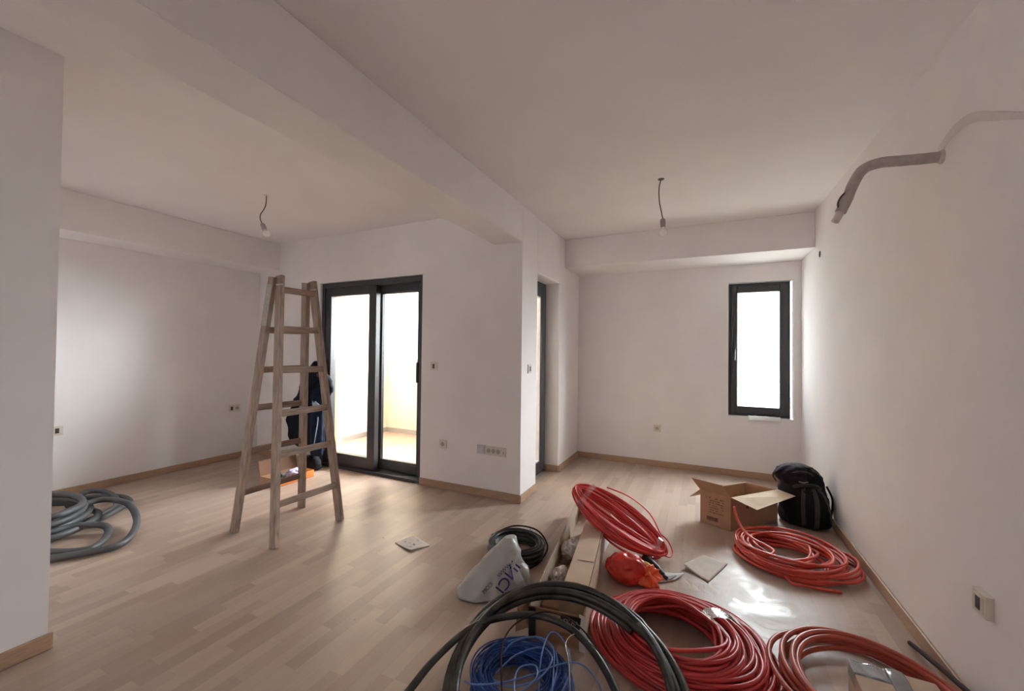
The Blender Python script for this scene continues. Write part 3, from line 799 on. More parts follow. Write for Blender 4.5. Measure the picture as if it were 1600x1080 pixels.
# bundle of bright red cable leaning on the end of the long box
N_ = 64; seg = 48; P = []
rgn = np.random.default_rng(4)
off = [(rgn.uniform(-.056, .062), rgn.normal(0, .024), rgn.uniform(.90, 1.03)) for _ in range(N_ + 1)]
e1 = Vector((.885, -.05, -.465)).normalized(); e2 = Vector((.08, .93, .33)); e2 = (e2 - e1 * e2.dot(e1)).normalized(); e3 = e1.cross(e2)
if e3.z < 0: e3 = -e3
cc = Vector((-.525, 2.770, .212))
for i in range(N_):
    for k in range(seg):
        t = k / seg; s = t * t * (3 - 2 * t); a = 2 * PI * t
        ra, rb, sc_ = [off[i][j] * (1 - s) + off[i + 1][j] * s for j in range(3)]
        pinch = abs(math.cos(a)) ** 3
        x = (.315 * sc_ + ra * .55) * math.cos(a)
        y = (.074 + ra * (1 - .35 * pinch)) * math.sin(a) * (1 + .25 * abs(math.sin(a))) + .006 * math.sin(3 * a + i)
        z = rb * (1 - .35 * pinch) + .004 * math.sin(2 * a + i * 1.7)
        p = cc + e1 * x + e2 * y + e3 * z
        p.z = max(p.z, .0075)
        P.append(tuple(p))
P = np.array(P)
lean = coil('cable_coil', 'flattened taped red cable bundle leaning on the end of the long cardboard box', P, .0072, 'red4', 8, loc=tuple(cc), group='red cable bundles', cat='cable coil')
del lean['group']
V, F = ring_band(-e1 * .235 + e3 * .004, e2 * .118, e3 * .070, e1 * .020)
link('tape', V, F, 'tape', lean, True)
V, F = ring_band(e1 * .285 + e3 * .004, e2 * .075, e3 * .062, e1 * .016)
link('tape', V, F, 'tape', lean, True)
MB().tube(spline([e1 * .25 + e2 * .10 + e3 * .03, e1 * .33 + e2 * .12, e1 * .385 + e2 * .07 - e3 * .01, e1 * .375 + e2 * .0, e1 * .30 - e2 * .04 + e3 * .02], 24), .0045, 8).build('loose_end', 'red4', lean)
MB().tube(spline([-e1 * .16 + e2 * .135 + e3 * .06, e2 * .185 + e3 * .065, e1 * .16 + e2 * .185 + e3 * .045, e1 * .30 + e2 * .08 + e3 * .02], 24), .0048, 8).build('stray_strand', 'red4', lean)

# small black cable coil
rows = []
for i in range(24):
    R = .135 + .055 * ((i * .618) % 1)
    rows.append((-1.115 + rg.uniform(-.008, .008), 2.425 + rg.uniform(-.008, .008), R, R, .008 + .075 * i / 23))
body = coil_path(rows, 48, 21, jit=.004, zj=.004, zmin=.0065)
cb_ = coil('cable_coil', 'small black cable coil on the floor behind the white carrier bag', body, .0062, 'blackcable', 8, cat='cable coil')
lc = cb_.location
MB().tube(spline([Vector(p) - lc for p in [(-1.30, 2.44, .075), (-1.22, 2.62, .085), (-1.06, 2.665, .07), (-.94, 2.56, .03), (-.925, 2.40, .010), (-.96, 2.27, .008), (-1.03, 2.20, .008)]], 40), .006, 8).build('loose_loop', 'browncord', cb_)
rows = [(-1.09 + rg.uniform(-.006, .006), 2.41, .150 + .02 * ((i * .618) % 1), .150 + .02 * ((i * .618) % 1), .012 + .05 * i / 8) for i in range(9)]
MB().tube(coil_path(rows, 44, 25, jit=.003, zj=.003, zmin=.0065)[:] - np.array(lc), .0068, 8).build('green_strand', 'greenblack', cb_)

# black hose ring in the foreground, its far side lying on the box end
cen = np.array((-.470, 1.445, .115))
up_ = np.array((-.30, .95, .0)); up_ /= np.linalg.norm(up_); sd = np.array((up_[1], -up_[0], 0))
tl = np.array((0, 0, .20)) + 0
rows3 = [(.385, .006, .014), (.420, .016, .014), (.408, -.018, .040), (.432, -.004, .040), (.394, .018, .052)]
pts = []
rgn = np.random.default_rng(8)
ph = rgn.uniform(0, 6.28, 12)
for i in range(len(rows3)):
    nx = rows3[min(i + 1, len(rows3) - 1)]
    for k in range(90):
        t = k / 90; s = t * t * (3 - 2 * t); a = 2 * PI * t + .7
        R, dy, dz = [rows3[i][j] * (1 - s) + nx[j] * s for j in range(3)]
        R += .007 * math.sin(2 * a + ph[i]) + .005 * math.sin(3 * a + ph[i + 5])
        p = cen + sd * R * math.cos(a) + up_ * (R * math.sin(a) + dy)
        z = .022 + max(0, (math.sin(a) + .55)) * .098 + dz
        pts.append((p[0], p[1], z))
pts = np.array(pts)
bh = coil('hose_coil', 'thick dusty black hose coil in the front, encircling blue wire', pts, .0158, 'blackhose', 12, cat='hose coil')
lc = bh.location
MB().tube([Vector(p) - lc for p in spline([(-.985, 1.02, .04), (-.955, 1.164, .10), (-.935, 1.314, .135), (-.875, 1.483, .165), (-.760, 1.600, .175), (-.621, 1.655, .18), (-.471, 1.636, .17), (-.333, 1.549, .13), (-.215, 1.40, .07), (-.17, 1.24, .03)], 90)], .0145, 12).build('stray_turn', 'blackhose', bh)

# tangled blue wire
rgb_ = random.Random(5)
rows = []
for i in range(58):
    R = .105 + .105 * ((i * .618) % 1)
    rows.append((-.640 + rgb_.uniform(-.016, .016), 1.445 + rgb_.uniform(-.016, .016), R + rgb_.uniform(-.01, .01), R + rgb_.uniform(-.01, .01), .008 + .105 * (i / 57) * (1 - .4 * abs(R - .155) / .055)))
body = coil_path(rows, 40, 31, jit=.007, zj=.010, zmin=.004)
bl = coil('wire_coil', 'tangled blue electrical wire coil inside the black hose', body, .0029, 'blue', 6, cat='wire coil')
lc = bl.location
loops = [
    [(-.507, 1.30, .10), (-.556, 1.45, .15), (-.572, 1.57, .165), (-.548, 1.606, .165), (-.49, 1.56, .16), (-.445, 1.48, .14), (-.452, 1.36, .12)],
    [(-.80, 1.30, .10), (-.74, 1.27, .13), (-.66, 1.31, .135), (-.58, 1.375, .14), (-.48, 1.484, .145), (-.414, 1.525, .135), (-.345, 1.505, .10), (-.30, 1.44, .05)],
    [(-.70, 1.36, .12), (-.66, 1.45, .14), (-.58, 1.52, .15), (-.52, 1.48, .15), (-.54, 1.38, .14), (-.62, 1.32, .13), (-.69, 1.33, .12)],
    [(-.62, 1.24, .12), (-.57, 1.31, .14), (-.545, 1.38, .145), (-.57, 1.43, .145), (-.62, 1.40, .14), (-.61, 1.33, .135), (-.56, 1.25, .12)],
    [(-.50, 1.27, .11), (-.485, 1.40, .13), (-.515, 1.52, .14), (-.58, 1.57, .145), (-.66, 1.58, .13), (-.74, 1.54, .11)],
    [(-.72, 1.46, .12), (-.70, 1.52, .135), (-.62, 1.585, .14), (-.54, 1.54, .15), (-.50, 1.44, .14), (-.47, 1.33, .12)],
]
for l in loops:
    MB().tube([Vector(p) - lc for p in spline(l, 48)], .0031, 7).build('loose_loop', 'bluelight', bl)
cd_ = MB().tube(spline([(-.575, 1.20, .02), (-.641, 1.291, .15), (-.707, 1.427, .175), (-.711, 1.523, .19), (-.661, 1.605, .205), (-.591, 1.650, .212), (-.473, 1.640, .205), (-.36, 1.59, .15), (-.25, 1.50, .06), (-.12, 1.40, .006)], 80), .0033, 8).build('thin_cord', 'browncord')
tag(cd_, 'thin dark brown cord arching across the blue wire', 'cord')
bw = MB().tube(spline([(-.412, 1.36, .10), (-.424, 1.40, .15), (-.453, 1.472, .18), (-.482, 1.53, .185), (-.484, 1.575, .185), (-.468, 1.600, .188)], 36), .0019, 7).build('bare_wire', 'bare')
tag(bw, 'short pale bare wire end sticking up out of the blue wire', 'wire')

# grey corrugated hose on the left
def corr(ctrl, closed=False, n=110, r=.0215):
    c = spline(ctrl, n, closed)
    d = np.concatenate([[0], np.cumsum(np.linalg.norm(np.diff(c, axis=0), axis=1))])
    s = np.arange(0, d[-1], .0052)
    c2 = np.stack([np.interp(s, d, c[:, j]) for j in range(3)], 1)
    R = r + .0016 * np.cos(s / .0105 * 2 * PI)
    return c2, R
gh = thing('hose_coil', 'loose pile of thick grey corrugated hose on the floor by the left wall', 'hose coil', (-4.35, 1.30, 0))
gl = Vector((-4.35, 1.30, 0))
gtr = [
    [(-4.9, .80, .03), (-4.45, .78, .03), (-3.90, .86, .03), (-3.66, 1.00, .026), (-3.50, 1.20, .026), (-3.50, 1.34, .028), (-3.75, 1.50, .05), (-4.05, 1.57, .10), (-4.27, 1.52, .12), (-4.30, 1.40, .12), (-4.20, 1.15, .10), (-4.3, .90, .08), (-4.7, .82, .05)],
    [(-4.8, .95, .06), (-4.2, .86, .05), (-3.86, 1.0, .03), (-3.60, 1.15, .025), (-3.61, 1.25, .025), (-3.78, 1.355, .03), (-3.90, 1.36, .05), (-3.99, 1.24, .07), (-4.02, 1.05, .075), (-4.4, .84, .08)],
    [(-4.55, .90, .16), (-4.15, .98, .16), (-4.02, 1.15, .165), (-4.09, 1.29, .165), (-4.25, 1.37, .165), (-4.50, 1.375, .165), (-4.72, 1.28, .165), (-4.85, 1.08, .165), (-4.8, .92, .16)],
    [(-4.3, .88, .12), (-4.05, 1.0, .115), (-4.0, 1.16, .12), (-4.12, 1.31, .12), (-4.32, 1.40, .12), (-4.55, 1.38, .12), (-4.78, 1.25, .12), (-4.8, 1.0, .12)],
    [(-4.4, .88, .07), (-4.06, 1.05, .07), (-4.05, 1.22, .075), (-4.2, 1.38, .075), (-4.45, 1.46, .07), (-4.7, 1.36, .07), (-4.85, 1.15, .07)],
    [(-4.5, 1.0, .03), (-4.2, 1.12, .025), (-4.16, 1.35, .025), (-4.31, 1.57, .025), (-4.44, 1.64, .026), (-4.62, 1.69, .03), (-4.82, 1.68, .05), (-4.88, 1.60, .06), (-4.75, 1.5, .06), (-4.6, 1.4, .05)],
    [(-4.02, 1.22, .03), (-4.16, 1.47, .025), (-4.30, 1.63, .025), (-4.37, 1.70, .026), (-4.60, 1.72, .026), (-4.80, 1.60, .026), (-4.9, 1.40, .026)],
    [(-4.05, .95, .04), (-3.93, 1.12, .05), (-4.02, 1.32, .05), (-4.22, 1.45, .045), (-4.5, 1.45, .04)],
]
for c in gtr:
    c2, R = corr(c)
    MB().tube([Vector(p) - gl for p in c2], R, 9).build('hose_turn', 'greyhose', gh)

# ================================================================== boxes, bags, papers
# ---- long cardboard box
axb = Vector((-.125, .992, 0)).normalized(); lft = Vector((-axb.y, axb.x, 0))
P0 = Vector((-.475, 1.775, 0))
lb = thing('long_box', 'long open cardboard box full of packing, under the black hose and red bundle', 'cardboard box', tuple(P0))
def lp(a, l, z): return axb * a + lft * l + Vector((0, 0, z))
LEN, WID, HT = 1.50, .255, .16
MB().hexa([lp(0, 0, .001), lp(LEN, 0, .001), lp(LEN, WID, .001), lp(0, WID, .001)], [lp(0, 0, .006), lp(LEN, 0, .006), lp(LEN, WID, .006), lp(0, WID, .006)]).build('bottom', 'cardgrey', lb)
def lwall(a0, l0, a1, l1, z1, t=.006, z0=.006):
    d = (lp(a1, l1, 0) - lp(a0, l0, 0)).normalized(); nn = Vector((-d.y, d.x, 0)) * t
    return MB().hexa([lp(a0, l0, z0), lp(a1, l1, z0), lp(a1, l1, z0) + nn, lp(a0, l0, z0) + nn], [lp(a0, l0, z1), lp(a1, l1, z1), lp(a1, l1, z1) + nn, lp(a0, l0, z1) + nn])
lwall(LEN, WID, 0, WID, HT).build('side_panel', 'cardgrey', lb)
lwall(0, 0, LEN * .62, 0, HT).build('side_panel', 'cardtan', lb)
lwall(LEN, 0, LEN, WID, HT).build('end_panel', 'cardgrey', lb)
e_ = lwall(0, WID, 0, 0, HT * .93).build('end_panel', 'card', lb)
# printed panel, shade-black left corner and lettering on the near end (faces the viewer)
fn = -axb
def onend(l0, l1, z0, z1, d): return [lp(0, l0, z0) + fn * d, lp(0, l1, z0) + fn * d, lp(0, l1, z1) + fn * d, lp(0, l0, z1) + fn * d]
qd = onend(.012, .105, .095, .147, .0065); MB().hexa(qd, [p + fn * .001 for p in qd]).build('print_shade_panel', 'printshade', lb)
qd = onend(.222, .254, .012, .150, .0065); MB().hexa(qd, [p + fn * .001 for p in qd]).build('print_shade_panel', 'printshade', lb)  # black strip painted for the shadowed flap at the left corner
def lettering(body, size, o_, ux, uy, nrm, mat, parent, name='lettering'):
    v, f = text_geo(body, size)
    ux, uy, nrm = Vector(ux), Vector(uy), Vector(nrm)
    return link(name, [Vector(o_) + ux * p.x + uy * p.y + nrm * .0006 for p in v], f, mat, parent)
lettering('VICO', .030, lp(0, .058, .122) + fn * .0080, lft, Vector((0, 0, -1)), fn, 'paleprint', lb)
lettering('uto', .034, lp(0, .085, .062) + fn * .0070, -lft, Vector((0, 0, 1)), fn, 'print', lb)
# corner flap standing at the near right edge, the torn left flap
MB().panel([lp(-.012, -.006, .002), lp(-.006, .020, .002), lp(-.002, .020, HT), lp(-.010, -.008, HT)], .003).build('corner_flap', 'foam', lb)
MB().panel([lp(0, WID, .05), lp(-.035, WID + .055, .04), lp(-.02, WID + .05, .145), lp(.10, WID + .004, HT)], .004).build('flap', 'card', lb)
MB().panel([lp(.93, -.004, .004), lp(1.06, -.022, .01), lp(1.05, -.016, .150), lp(.93, -.002, .156)], .005).build('flap', 'foam', lb)
ic = thing('long_carton', 'long narrow tan carton lying inside the long open box', 'carton', tuple(P0 + lp(.10, .012, 0) + Vector((0, 0, .007))))
bo = -lp(.10, .012, 0)
def ip(a, l, z): return lp(a, l, z) + bo
MB().hexa([ip(.10, .010, 0), ip(1.20, .010, 0), ip(1.20, .135, 0), ip(.10, .135, 0)], [ip(.10, .010, .162), ip(1.20, .010, .158), ip(1.20, .132, .158), ip(.10, .132, .162)]).build('body', 'cardtan', ic, bevel=.003)
MB().hexa([ip(.45, .009, .1625), ip(.456, .009, .1625), ip(.452, .10, .1625), ip(.447, .10, .1625)], [ip(.45, .009, .1632), ip(.456, .009, .1632), ip(.452, .10, .1632), ip(.447, .10, .1632)]).build('crease', 'print', ic)
mk = MB(); rr_ = random.Random(2)
for i in range(14):
    a, l = .125 + .016 * (i % 5), .018 + .011 * (i // 5)
    aa, ll = a + rr_.uniform(.004, .010), l + rr_.uniform(.002, .006)
    mk.hexa([ip(a, l, .1622), ip(aa, l, .1622), ip(aa, ll, .1622), ip(a, ll, .1622)], [ip(a, l, .1628), ip(aa, l, .1628), ip(aa, ll, .1628), ip(a, ll, .1628)])
mk.build('print_marks', 'print', ic)
for nm, lab, cat, a, l, z, r, mt, sd_ in (
        ('plastic_scrap', 'crumpled milky plastic scrap near the red bundle end of the long box', 'plastic scrap', .72, .185, .095, (.055, .085, .055), 'scrap', 4),
        ('plastic_scrap', 'crumpled milky plastic scrap halfway along the long open box', 'plastic scrap', .43, .195, .075, (.045, .075, .045), 'scrap', 9)):
    c = P0 + lp(a, l, z)
    o = crumple(nm, (0, 0, 0), r, mt, None, sd_, .32, 5, .95); o.location = c; tag(o, lab, cat)
o = MB().hexa([lp(.20, .150, .0), lp(.62, .150, .0), lp(.62, .245, .0), lp(.20, .245, .0)], [lp(.20, .150, .030), lp(.62, .152, .034), lp(.62, .243, .034), lp(.20, .245, .030)]).build('packing_sheet', 'card', bevel=.004)
o.location = P0 + Vector((0, 0, .007)); tag(o, 'folded brown packing board on the bottom of the long box', 'packing board')

# ---- open carton by the backpack
ct = thing('open_carton', 'open brown cardboard carton with spread flaps and dark print, before the backpack', 'cardboard box', (.192, 3.446, 0))
A_, B_, C_, D_ = Vector((0, 0, 0)), Vector((-.209, .098, 0)), Vector((.139, .480, 0)), Vector((.348, .382, 0))
H = .252
up3 = Vector((0, 0, 1))
def cpanel(p, q, z0, z1, name, mat, t=.005, inward=None):
    n_ = inward.normalized() * t
    mb = MB().hexa([p + up3 * z0, q + up3 * z0, q + up3 * z0 + n_, p + up3 * z0 + n_], [p + up3 * z1, q + up3 * z1, q + up3 * z1 + n_, p + up3 * z1 + n_])
    return mb.build(name, mat, ct)
inl = (D_ - A_).normalized(); inr = (B_ - A_).normalized()
cpanel(A_, B_, .001, H, 'side_panel', 'card', inward=inl)
cpanel(A_, D_, .001, H, 'side_panel', 'card', inward=inr)
cpanel(B_, C_, .001, H, 'side_panel', 'card', inward=-inr)
cpanel(D_, C_, .001, H, 'side_panel', 'card', inward=-inl)
MB().hexa([A_ + up3 * .001, D_ + up3 * .001, C_ + up3 * .001, B_ + up3 * .001], [A_ + up3 * .006, D_ + up3 * .006, C_ + up3 * .006, B_ + up3 * .006]).build('bottom', 'cardin', ct)
hz = up3 * H
def flap(p, q, d, name, mat, taper=.03, t=.004):
    e = (q - p).normalized() * taper
    quad = [p + hz, q + hz, q + hz + d - e, p + hz + d + e]
    return MB().panel(quad, t).build(name, mat, ct)
flap(B_, A_, -inl * .035 + up3 * .085 + (B_ - A_) * .18, 'flap', 'card', taper=-.005)
MB().panel([A_ + hz, D_ + hz, D_ + hz + Vector((.10, -.105, -.004)), A_ + hz + Vector((.160, -.075, -.038))], .004).build('flap', 'cardin', ct)
flap(C_, B_, inr * .10 - up3 * .085, 'flap', 'cardin', taper=.02)
flap(D_, C_, inl * .07 - up3 * .10, 'flap', 'card', taper=.02)
pm = MB(); rr_ = random.Random(6)
e = (B_ - A_).normalized(); no_ = -inl
for rw in range(7):
    x = .055
    z = .205 - rw * .018
    while x < .16:
        l_ = rr_.choice((.004, .006, .009, .003))
        if rr_.random() < .78:
            p = e * x + up3 * z + no_ * .0004; hgt = .009 if rw else .013
            pm.hexa([p, p + e * l_, p + e * l_ + up3 * hgt * rr_.uniform(.3, 1), p + up3 * hgt], [k + no_ * .0006 for k in (p, p + e * l_, p + e * l_ + up3 * hgt * .7, p + up3 * hgt)])
        x += l_ + .004
for i in range(22):
    x = .095 + i * .0038
    p = e * x + up3 * .036 + no_ * .0004; l_ = rr_.choice((.0014, .0022, .003))
    pm.hexa([p, p + e * l_, p + e * l_ + up3 * .030, p + up3 * .030], [k + no_ * .0006 for k in (p, p + e * l_, p + e * l_ + up3 * .030, p + up3 * .030)])
pm.build('printed_marks', 'print', ct)
pm = MB(); e = (D_ - A_).normalized(); no_ = -inr
p = e * .16 + up3 * .15 + no_ * .0006
pm.hexa([p, p + e * .03, p + e * .022 + up3 * .03, p + e * .008 + up3 * .03], [k + no_ * .0006 for k in (p, p + e * .03, p + e * .022 + up3 * .03, p + e * .008 + up3 * .03)])
pm.build('printed_arrow', 'print', ct)

# ---- backpack
bp_ = thing('backpack', 'black backpack with grey panels slumped in the far right corner', 'backpack', (.722, 3.895, 0))
V, F = loft([(0, 0, .004, .10, .07, .15), (0, 0, .02, .155, .115, .15), (0, 0, .12, .163, .120, .15), (-.005, .01, .24, .160, .115, .15), (-.01, .025, .34, .145, .10, .15), (-.015, .035, .41, .11, .085, .15), (-.02, .04, .445, .05, .05, .15), (-.02, .04, .452, .005, .005, .15)], 48, 56, .016, 11, 2.0, power=2.4)
link('body', V, F, 'bagblack', bp_, True)
V, F = loft([(.035, -.115, .012, .07, .02, .15), (.035, -.125, .04, .115, .045, .15), (.03, -.125, .13, .118, .052, .15), (.025, -.11, .22, .105, .045, .15), (.02, -.09, .275, .075, .03, .15), (.02, -.08, .29, .01, .008, .15)], 40, 40, .007, 14, 7.0, power=2.5)
pk = link('front_pocket', V, F, 'bagblack', bp_, True)
V, F = loft([(-.07, -.03, .29, .06, .05, .2), (-.075, -.035, .33, .105, .08, .2), (-.08, -.02, .385, .115, .085, .2), (-.07, .0, .43, .09, .07, .2), (-.06, .01, .455, .03, .03, .2), (-.06, .01, .458, .003, .003, .2)], 40, 36, .018, 13, 4.0)
link('top_flap', V, F, 'bagpurple', bp_, True)
def strap(ctrl, w_, t, name, mat, parent, side=(1, 0, 0)):
    c = spline(ctrl, 40); mb = MB(); V, f = [], []
    for i, p in enumerate(c):
        d = Vector(c[min(i + 1, len(c) - 1)] - c[max(i - 1, 0)]).normalized()
        u = Vector(side); u = (u - d * u.dot(d)).normalized(); n_ = d.cross(u)
        for a, b in ((-1, -1), (1, -1), (1, 1), (-1, 1)): V.append(Vector(p) + u * a * w_ / 2 + n_ * b * t / 2)
    for i in range(len(c) - 1):
        for k in range(4): f.append((i * 4 + k, i * 4 + (k + 1) % 4, i * 4 + 4 + (k + 1) % 4, i * 4 + 4 + k))
    f += [(3, 2, 1, 0), tuple(len(V) - 4 + k for k in range(4))]
    return link(name, V, f, mat, parent, False)
strap([(-.015, -.085, .300), (-.03, -.155, .235), (-.035, -.178, .15), (-.03, -.178, .06), (-.025, -.16, .03)], .026, .008, 'panel_stripe', 'baggrey', bp_)
strap([(.045, -.085, .300), (.055, -.148, .235), (.055, -.178, .15), (.05, -.180, .06), (.045, -.162, .02)], .030, .008, 'panel_stripe', 'baggrey', bp_)
strap([(.075, -.07, .310), (.115, -.115, .235), (.135, -.135, .15), (.14, -.13, .05)], .024, .008, 'panel_stripe', 'baggrey', bp_)
strap([(-.09, -.10, .30), (-.03, -.118, .325), (.04, -.10, .325), (.10, -.06, .295)], .026, .010, 'panel_band', 'baggrey', bp_, side=(0, -.4, 1))
strap([(-.10, -.085, .40), (-.04, -.105, .425), (.02, -.085, .415), (.05, -.06, .39)], .012, .006, 'zip_piping', 'baggrey', bp_, side=(0, -.6, .8))
strap([(-.05, -.112, .348), (-.02, -.117, .345), (.01, -.110, .352)], .007, .005, 'zip_pull', 'steel', bp_, side=(0, -.6, .8))
strap([(-.165, .0, .39), (-.195, -.01, .375), (-.205, -.01, .345), (-.185, .0, .31)], .022, .012, 'carry_loop', 'baggrey', bp_, side=(0, 1, 0))
strap([(.155, .03, .30), (.185, .01, .22), (.183, .0, .13), (.165, -.02, .05)], .03, .012, 'shoulder_strap', 'bagblack', bp_, side=(.2, 1, 0))

# ---- taped box at the lower right
tb = thing('taped_box', 'small cardboard box under shiny clear tape inside the rust-red coil', 'cardboard box', (.635, 1.86, 0))
ya = -.02
def rz(x, y, z): return Vector((x * math.cos(ya) - y * math.sin(ya), x * math.sin(ya) + y * math.cos(ya), z))
def rbox(x0, x1, y0_, y1_, z0, z1): return MB().hexa([rz(x0, y0_, z0), rz(x1, y0_, z0), rz(x1, y1_, z0), rz(x0, y1_, z0)], [rz(x0, y0_, z1), rz(x1, y0_, z1), rz(x1, y1_, z1), rz(x0, y1_, z1)])
rbox(-.125, .125, -.17, .13, .001, .15).build('body', 'cardtan', tb, bevel=.004)
M['shinytape'] = film_mat('glossy_packing_tape', (0.62, 0.62, 0.65), 0.55, 0.06)
M['shinytape2'] = pmat('grey_silver_tape', (0.30, 0.31, 0.33), 0.12, 0.1, 20, coat=0.8, bump=0.25, bscale=30)
V, F = sheet([(-.126, .055, .1503), (.032, .052, .1503), (.034, .129, .1503), (-.126, .131, .1503)], 40, 10, lambda u, v, s: .0032 * (1 + math.sin(u * 15.5 + v * 1.2)) * (0.35 + .65 * v), 0, .0008)
link('tape', V, F, 'shinytape2', tb, True)
V, F = sheet([(-.020, -.17, .1512), (.034, -.17, .1512), (.036, .132, .1512), (-.018, .132, .1512)], 12, 40, lambda u, v, s: .004 * math.sin(u * PI) + .0025 * (1 + math.sin(v * 17)) + .0075 * max(0, v - .72), 0, .0008)
link('tape', V, F, 'shinytape', tb, True)
rbox(-.1262, .030, .05, .1308, .10, .1512).build('tape', 'shinytape', tb)
rbox(.035, .122, -.16, -.012, .1505, .1515).build('black_label', 'printshade', tb)
rbox(-.07, .02, -.08, -.02, .1505, .1512).build('printed_label', 'cardgrey', tb)
# ---- dark offcut stick
st = MB().tube(spline([(.862, 2.478, .012), (.866, 2.34, .045), (.862, 2.20, .085), (.858, 2.05, .125), (.856, 1.90, .165)], 24), .0095, 8).build('conduit_offcut', 'browncord')
tag(st, 'dark thin conduit offcut lying over the rust-red coil beside the skirting', 'offcut')

# ---- white carrier bag
wbo = Vector((-1.03, 2.02, 0))
wb_ = thing('carrier_bag', 'white plastic carrier bag with violet lettering on the floor', 'plastic bag', tuple(wbo))
V, F = loft([(-.015, -.03, .003, .17, .08, .72), (-.015, -.03, .012, .205, .105, .72), (-.01, -.015, .06, .19, .105, .75), (.0, .005, .12, .145, .095, .80), (.015, .03, .18, .10, .075, .85), (.028, .055, .235, .062, .045, .9), (.035, .07, .268, .040, .022, .95), (.036, .072, .272, .020, .010, .95)], 64, 64, .017, 8, 3.0, power=1.9)
link('body', V, F, 'bag', wb_, True)
V2, F2 = loft([(.09, .07, .003, .05, .04, .5), (.095, .07, .03, .075, .055, .5), (.085, .07, .09, .068, .05, .5), (.065, .06, .145, .045, .035, .5), (.055, .055, .165, .01, .008, .5)], 40, 32, .012, 12, 8.0)
link('side_bulge', V2, F2, 'bag', wb_, True)
# lettering laid onto the bag: cast each letter point along the view of the printed side
from mathutils.bvhtree import BVHTree
V3 = [Vector(v) for v in V]; o3 = len(V3)
tree = BVHTree.FromPolygons(V3 + [Vector(v) for v in V2], [f for f in F if len(f) == 4] + [tuple(i + o3 for i in f) for f in F2 if len(f) == 4])
def lay(body, size, c, d, tx, mat):
    v, f = text_geo(body, size)
    bm = bmesh.new(); vs = [bm.verts.new(p) for p in v]
    for q_ in f:
        try: bm.faces.new([vs[i] for i in q_])
        except ValueError: pass
    bmesh.ops.triangulate(bm, faces=bm.faces[:])
    bmesh.ops.subdivide_edges(bm, edges=bm.edges[:], cuts=1, use_grid_fill=False)
    d = Vector(d).normalized(); tx = Vector(tx); tx = (tx - d * tx.dot(d)).normalized(); ty = tx.cross(d) * -1
    bm.verts.ensure_lookup_table()
    out = []
    for p in bm.verts:
        s_ = Vector(c) + tx * p.co.x + ty * p.co.y
        h_ = tree.ray_cast(s_ - d * .6, d)
        out.append((h_[0] if h_[0] else s_) - d * .0035)
    bm.verts.index_update()
    fs = [tuple(q_.verts[i].index for i in range(len(q_.verts))) for q_ in bm.faces]
    bm.free()
    link('lettering', out, fs, mat, wb_)
vd = (-1.03, 2.05, -1.2)       # the printed side faces the room's right side, up towards the carton
lay('INCI', .085, (.070, -.015, .09), vd, (-.30, -.50, -.62), 'purple')
lay('WWW.    .COM', .028, (.005, -.03, .08), vd, (-.52, -.42, -.62), 'ink_dark')

# ---- foil scrap behind the black coil
o = crumple('foil_scrap', (0, 0, .018), .020, 'foam', None, 12, .6, 3, 2.0, flat=0); o.location = (-1.125, 2.735, 0)
tag(o, 'tiny crumpled white foil scrap behind the small black cable coil', 'scrap')

# ---- red plastic bag with tools
rb = thing('red_bag', 'crumpled red plastic bag with orange rim beside the long box', 'plastic bag', (-.385, 2.45, 0))
o = crumple('body', (-.02, .0, .055), (.115, .095, .085), 'redbag', rb, 6, .26, 5, .85, flat=0.001)
o = crumple('rim', (.095, -.005, .045), (.075, .06, .065), 'orangebag', rb, 15, .50, 5, .9, flat=0.001)
tl_ = thing('hand_tool', 'black and yellow hand tool sticking out of the red bag', 'tool', (-.30, 2.58, 0))
MB().tube(spline([(-.035, .065, .055), (.0, .045, .050), (.055, .0, .035), (.09, -.035, .02)], 24), [.016 + .006 * math.sin(i / 24 * PI) for i in range(len(spline([(0, 0, 0)] * 4, 24)))], 12).build('handle', 'blacktool', tl_)
MB().tube(spline([(-.045, .01, .045), (.0, -.03, .048), (.05, -.055, .035)], 20), [.008 + .016 * math.sin(PI * (i + 1) / 23) for i in range(len(spline([(0, 0, 0)] * 3, 20)))], 12).build('grip', 'yellow', tl_)
MB().tube([(.085, -.03, .022), (.115, -.05, .015)], .011, 10).build('tip', 'navytool', tl_)
V, F = sheet([(-.245, 2.475, .003), (-.145, 2.55, .003), (-.10, 2.645, .003), (-.21, 2.60, .003)], 8, 8, lambda u, v, s: .010 * abs(u - .5) + .004 * v, 0)
lf_ = link('leaflet', V, F, 'foam', smooth=True); tag(lf_, 'small white leaflet with grey picture beside the hand tool', 'leaflet')
V, F = sheet([(-.215, 2.505, .0045), (-.160, 2.548, .0045), (-.135, 2.60, .0045), (-.195, 2.575, .0045)], 6, 6, lambda u, v, s: .006 * abs(u - .5) + .005, 0)
link('picture', V, F, 'ink', lf_, True)

